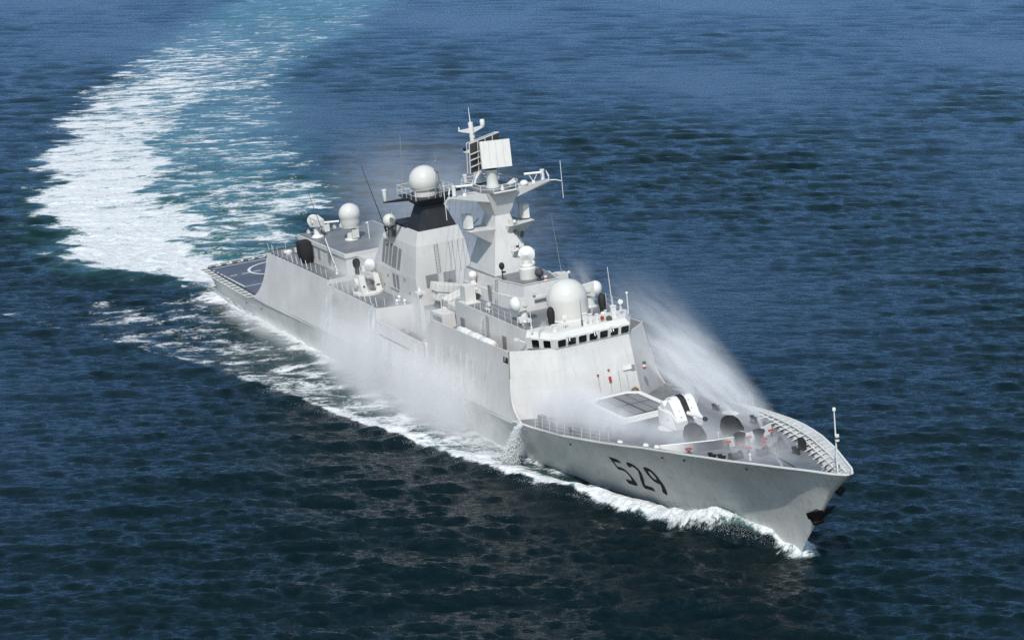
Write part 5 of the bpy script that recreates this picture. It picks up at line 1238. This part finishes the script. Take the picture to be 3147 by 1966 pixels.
# water jets from deck nozzles
pp=[]
def jet(a,b,n,spread,sag=0.0):
    a=np.array(a,float); b=np.array(b,float); t=RNG.uniform(0,1,n)[:,None]
    pp.append(a+(b-a)*t+np.array([0,0,-1])*sag*t*(t-1)*-4+RNG.normal(0,1,(n,3))*(.03+spread*t))
pp=[]
jet((58.9,-.9,10.7),(57.8,-1.3,12.6),1500,.14); jet((47.6,4.2,10.0),(44.8,4.6,12.6),3900,.22); jet((34.6,5.2,9.2),(32.5,7.4,12.2),2700,.3); jet((24.5,-4.9,15.8),(22.8,-3.4,16.2),2100,.15)
jet((22.4,1.7,15.8),(21.6,2.5,18.2),2100,.14); jet((-23.8,-6.2,12.6),(-21.0,-7.6,11.6),5400,.32); jet((13.2,-5.3,15.4),(13.2,-5.9,12.0),2700,.22); jet((-11.5,-6.7,12.3),(-10.5,-7.4,11.5),1500,.22)
P3=to_world(np.concatenate(pp)); drops('nozzle_jet',P3,RNG.uniform(.005,.014,len(P3)),'fine white water jets from deck washing nozzles')

# ------------------------------------------------------------------ drifting mist of the wash-down, and funnel haze
def mist(name,c,rad,rz,dens,scale,label,ry=0.0,power=1.6,col=(.97,.97,.98),thr=.38,aniso=-.15,det=4):
    bm=bmesh.new(); bmesh.ops.create_icosphere(bm,subdivisions=3,radius=1.0); me=bpy.data.meshes.new(name); bm.to_mesh(me); bm.free()
    o=bpy.data.objects.new(name,me); COL.objects.link(o); o.parent=None
    o.matrix_world=SHIP_M@Matrix.Translation(c)@Matrix.Rotation(R(rz),4,'Z')@Matrix.Rotation(R(ry),4,'Y')@Matrix.Diagonal((*rad,1))
    o['kind']='stuff'; o['label']=label
    m=bpy.data.materials.new(name); m.use_nodes=True; N=m.node_tree.nodes; L=m.node_tree.links; N.remove(N['Principled BSDF'])
    pv=N.new('ShaderNodeVolumePrincipled'); pv.inputs['Color'].default_value=(*col,1); pv.inputs['Anisotropy'].default_value=aniso; vs3=(1,1,.35)
    tc=N.new('ShaderNodeTexCoord'); ln=N.new('ShaderNodeVectorMath'); ln.operation='LENGTH'; L.new(tc.outputs['Object'],ln.inputs[0])
    def mt(op,a,b,clamp=False):
        q=N.new('ShaderNodeMath'); q.operation=op; q.use_clamp=clamp
        for i,v in enumerate((a,b)):
            if v is None: continue
            if hasattr(v,'links'): L.new(v,q.inputs[i])
            else: q.inputs[i].default_value=v
        return q.outputs[0]
    f=mt('POWER',mt('SUBTRACT',1.0,mt('MULTIPLY',ln.outputs['Value'],1.03),True),power)
    ge=N.new('ShaderNodeNewGeometry'); n=N.new('ShaderNodeTexNoise'); n.inputs['Scale'].default_value=scale; n.inputs['Detail'].default_value=det; n.inputs['Roughness'].default_value=.6; n.inputs['Distortion'].default_value=.6
    mpv=N.new('ShaderNodeMapping'); mpv.inputs['Scale'].default_value=vs3; L.new(ge.outputs['Position'],mpv.inputs[0]); L.new(mpv.outputs[0],n.inputs['Vector'])
    mr=N.new('ShaderNodeMapRange'); mr.inputs[1].default_value=thr; mr.inputs[2].default_value=.72; mr.inputs[3].default_value=.12; mr.inputs[4].default_value=1.0; L.new(n.outputs[0],mr.inputs[0])
    L.new(mt('MULTIPLY',mt('MULTIPLY',f,mr.outputs[0]),dens),pv.inputs['Density'])
    L.new(pv.outputs[0],N['Material Output'].inputs['Volume']); me.materials.append(m); return o
def mist_plume(name,a,b,r0,r1,d0,d1,scale,label,squash=.8,power=2.6,col=(.97,.97,.975),thr=.42,stretch=.13,fade_in=.06,fade_out=.5):
    """a plume with real thickness: a tapering tube of mist from a to b, widening and thinning along its length"""
    a=Vector(a); b=Vector(b); d=b-a; Ln=d.length; n=28; g=G()
    rows=[]
    for j in range(15):
        t=j/14; r=(r0+(r1-r0)*t**.9)
        rows.append([(t*Ln,r*math.cos(2*PI*k/n),r*squash*math.sin(2*PI*k/n)) for k in range(n)]+[(t*Ln,r,0)])
    g.grid(rows); g.add([rows[0][k] for k in range(n)],[tuple(range(n-1,-1,-1))]); g.add([rows[-1][k] for k in range(n)],[tuple(range(n))])
    me=bpy.data.meshes.new(name); me.from_pydata(g.v,[],g.f); finish(me,g)
    o=bpy.data.objects.new(name,me); COL.objects.link(o)
    x=d.normalized(); y=Vector((0,0,1)).cross(x).normalized(); z=x.cross(y)
    o.matrix_world=SHIP_M@Matrix(((x.x,y.x,z.x,a.x),(x.y,y.y,z.y,a.y),(x.z,y.z,z.z,a.z),(0,0,0,1)))
    o['kind']='stuff'; o['label']=label
    m=bpy.data.materials.new(name); m.use_nodes=True; N=m.node_tree.nodes; L=m.node_tree.links; N.remove(N['Principled BSDF'])
    pv=N.new('ShaderNodeVolumePrincipled'); pv.inputs['Color'].default_value=(*col,1); pv.inputs['Anisotropy'].default_value=-.15
    tc=N.new('ShaderNodeTexCoord'); sp=N.new('ShaderNodeSeparateXYZ'); L.new(tc.outputs['Object'],sp.inputs[0])
    def mt(op,*v,clamp=False):
        q=N.new('ShaderNodeMath'); q.operation=op; q.use_clamp=clamp
        for i,w_ in enumerate(v):
            if hasattr(w_,'links'): L.new(w_,q.inputs[i])
            else: q.inputs[i].default_value=w_
        return q.outputs[0]
    t=mt('MULTIPLY',sp.outputs[0],1/Ln,clamp=True); tp_=mt('POWER',t,.9)
    r=mt('MULTIPLY_ADD',tp_,r1-r0,r0)
    zz=mt('MULTIPLY',sp.outputs[2],1/squash); rr=mt('SQRT',mt('ADD',mt('MULTIPLY',sp.outputs[1],sp.outputs[1]),mt('MULTIPLY',zz,zz)))
    q=mt('DIVIDE',rr,r); f=mt('POWER',mt('SUBTRACT',1.0,mt('MULTIPLY',q,q),clamp=True),power)
    dn=mt('MULTIPLY_ADD',mt('POWER',t,.5),d1-d0,d0)
    fi=mt('MULTIPLY',t,1/fade_in,clamp=True); fo_=mt('MULTIPLY',mt('SUBTRACT',1.0,t),1/fade_out,clamp=True); fo_=mt('MULTIPLY',fo_,fo_)
    mp=N.new('ShaderNodeMapping'); mp.inputs['Scale'].default_value=(stretch,1,1); L.new(tc.outputs['Object'],mp.inputs[0])
    n_=N.new('ShaderNodeTexNoise'); n_.inputs['Scale'].default_value=scale; n_.inputs['Detail'].default_value=7; n_.inputs['Roughness'].default_value=.62; n_.inputs['Distortion'].default_value=.5; L.new(mp.outputs[0],n_.inputs['Vector'])
    mr=N.new('ShaderNodeMapRange'); mr.inputs[1].default_value=thr; mr.inputs[2].default_value=.66; mr.inputs[3].default_value=.05; mr.inputs[4].default_value=1.0; L.new(n_.outputs[0],mr.inputs[0])
    L.new(mt('MULTIPLY',mt('MULTIPLY',mt('MULTIPLY',f,dn),mt('MULTIPLY',fi,fo_)),mr.outputs[0]),pv.inputs['Density'])
    L.new(pv.outputs[0],N['Material Output'].inputs['Volume']); me.materials.append(m); return o
mist_plume('water_mist',(47.6,4.6,9.6),(12,9.0,12.8),1.3,6.2,1.9,.22,.8,'bright mist plume blown aft from the port bow rail',squash=.85)
mist_plume('water_mist',(46.5,6.4,9.2),(0,13,14.0),1.0,8.0,1.0,.12,.8,'thin outer mist plume blown aft over the port side',squash=.8)
mist_plume('water_mist',(37.5,3.4,10.0),(26.5,7.0,12.6),.4,2.4,2.2,.6,.9,'white jet of mist behind the gun turret',squash=1)
mist_plume('water_mist',(21.9,2.4,15.8),(6,8,18.0),.3,3.0,.7,.09,.9,'jet of mist blown aft past the large radome',squash=.9)
MISTS=[
 ('water_mist',(30.5,-4.6,9.6),(8.0,4.2,2.9),0,2.0,.35,'dense low mist over the foredeck below the bridge front',0),
 ('water_mist',(38,-4.6,10.0),(8,3.2,1.8),0,1.3,.4,'low mist over the starboard side of the foredeck',0),
 ('water_mist',(46,-2.0,10.4),(7,4.8,1.9),0,.95,.4,'low mist beside the covered launchers',0),
 ('water_mist',(53,0,10.8),(6.5,4.2,1.5),0,.8,.5,'thin mist over the capstans',0),
 ('water_mist',(-8,-9.4,6.8),(17,2.8,7.6),2,1.25,.20,'white mist along the starboard side amidships',0),
 ('water_mist',(10,-9.2,6.2),(16,2.7,6.6),0,1.35,.22,'white mist at the starboard waterline under the bridge',0),
 ('water_mist',(0,-10.8,3.4),(20,3.4,2.8),0,1.8,.25,'dense white mist low over the starboard wash',0),
 ('water_mist',(-40,-9.6,3.6),(24,2.8,2.6),1,.8,.2,'low white mist along the starboard quarter',0),
 ('water_mist',(-2.0,-5.5,11.0),(9,3.4,4.4),0,1.2,.25,'mist swirling in the waist',0),
 ('water_mist',(-1,2,15.0),(9,6,6.5),0,.5,.16,'mist between the funnel and the mast',0),
 ('water_mist',(-19,-5.0,13.5),(7,4,3.2),0,.5,.25,'thin mist round the close-in gun',0),
 ('water_mist',(-21,1,15.0),(6,5,4),0,.5,.25,'mist forward of the roof deckhouse',0),
 ('funnel_haze',(-26,8,18),(26,12,10),8,.09,.09,'thin blue-grey haze drifting aft of the funnel',6),
]
for a in MISTS: mist(a[0],a[1],a[2],a[3],a[4],a[5],a[6],a[7],col=((.93,.94,.97) if a[0]=='funnel_haze' else (.97,.97,.975)))
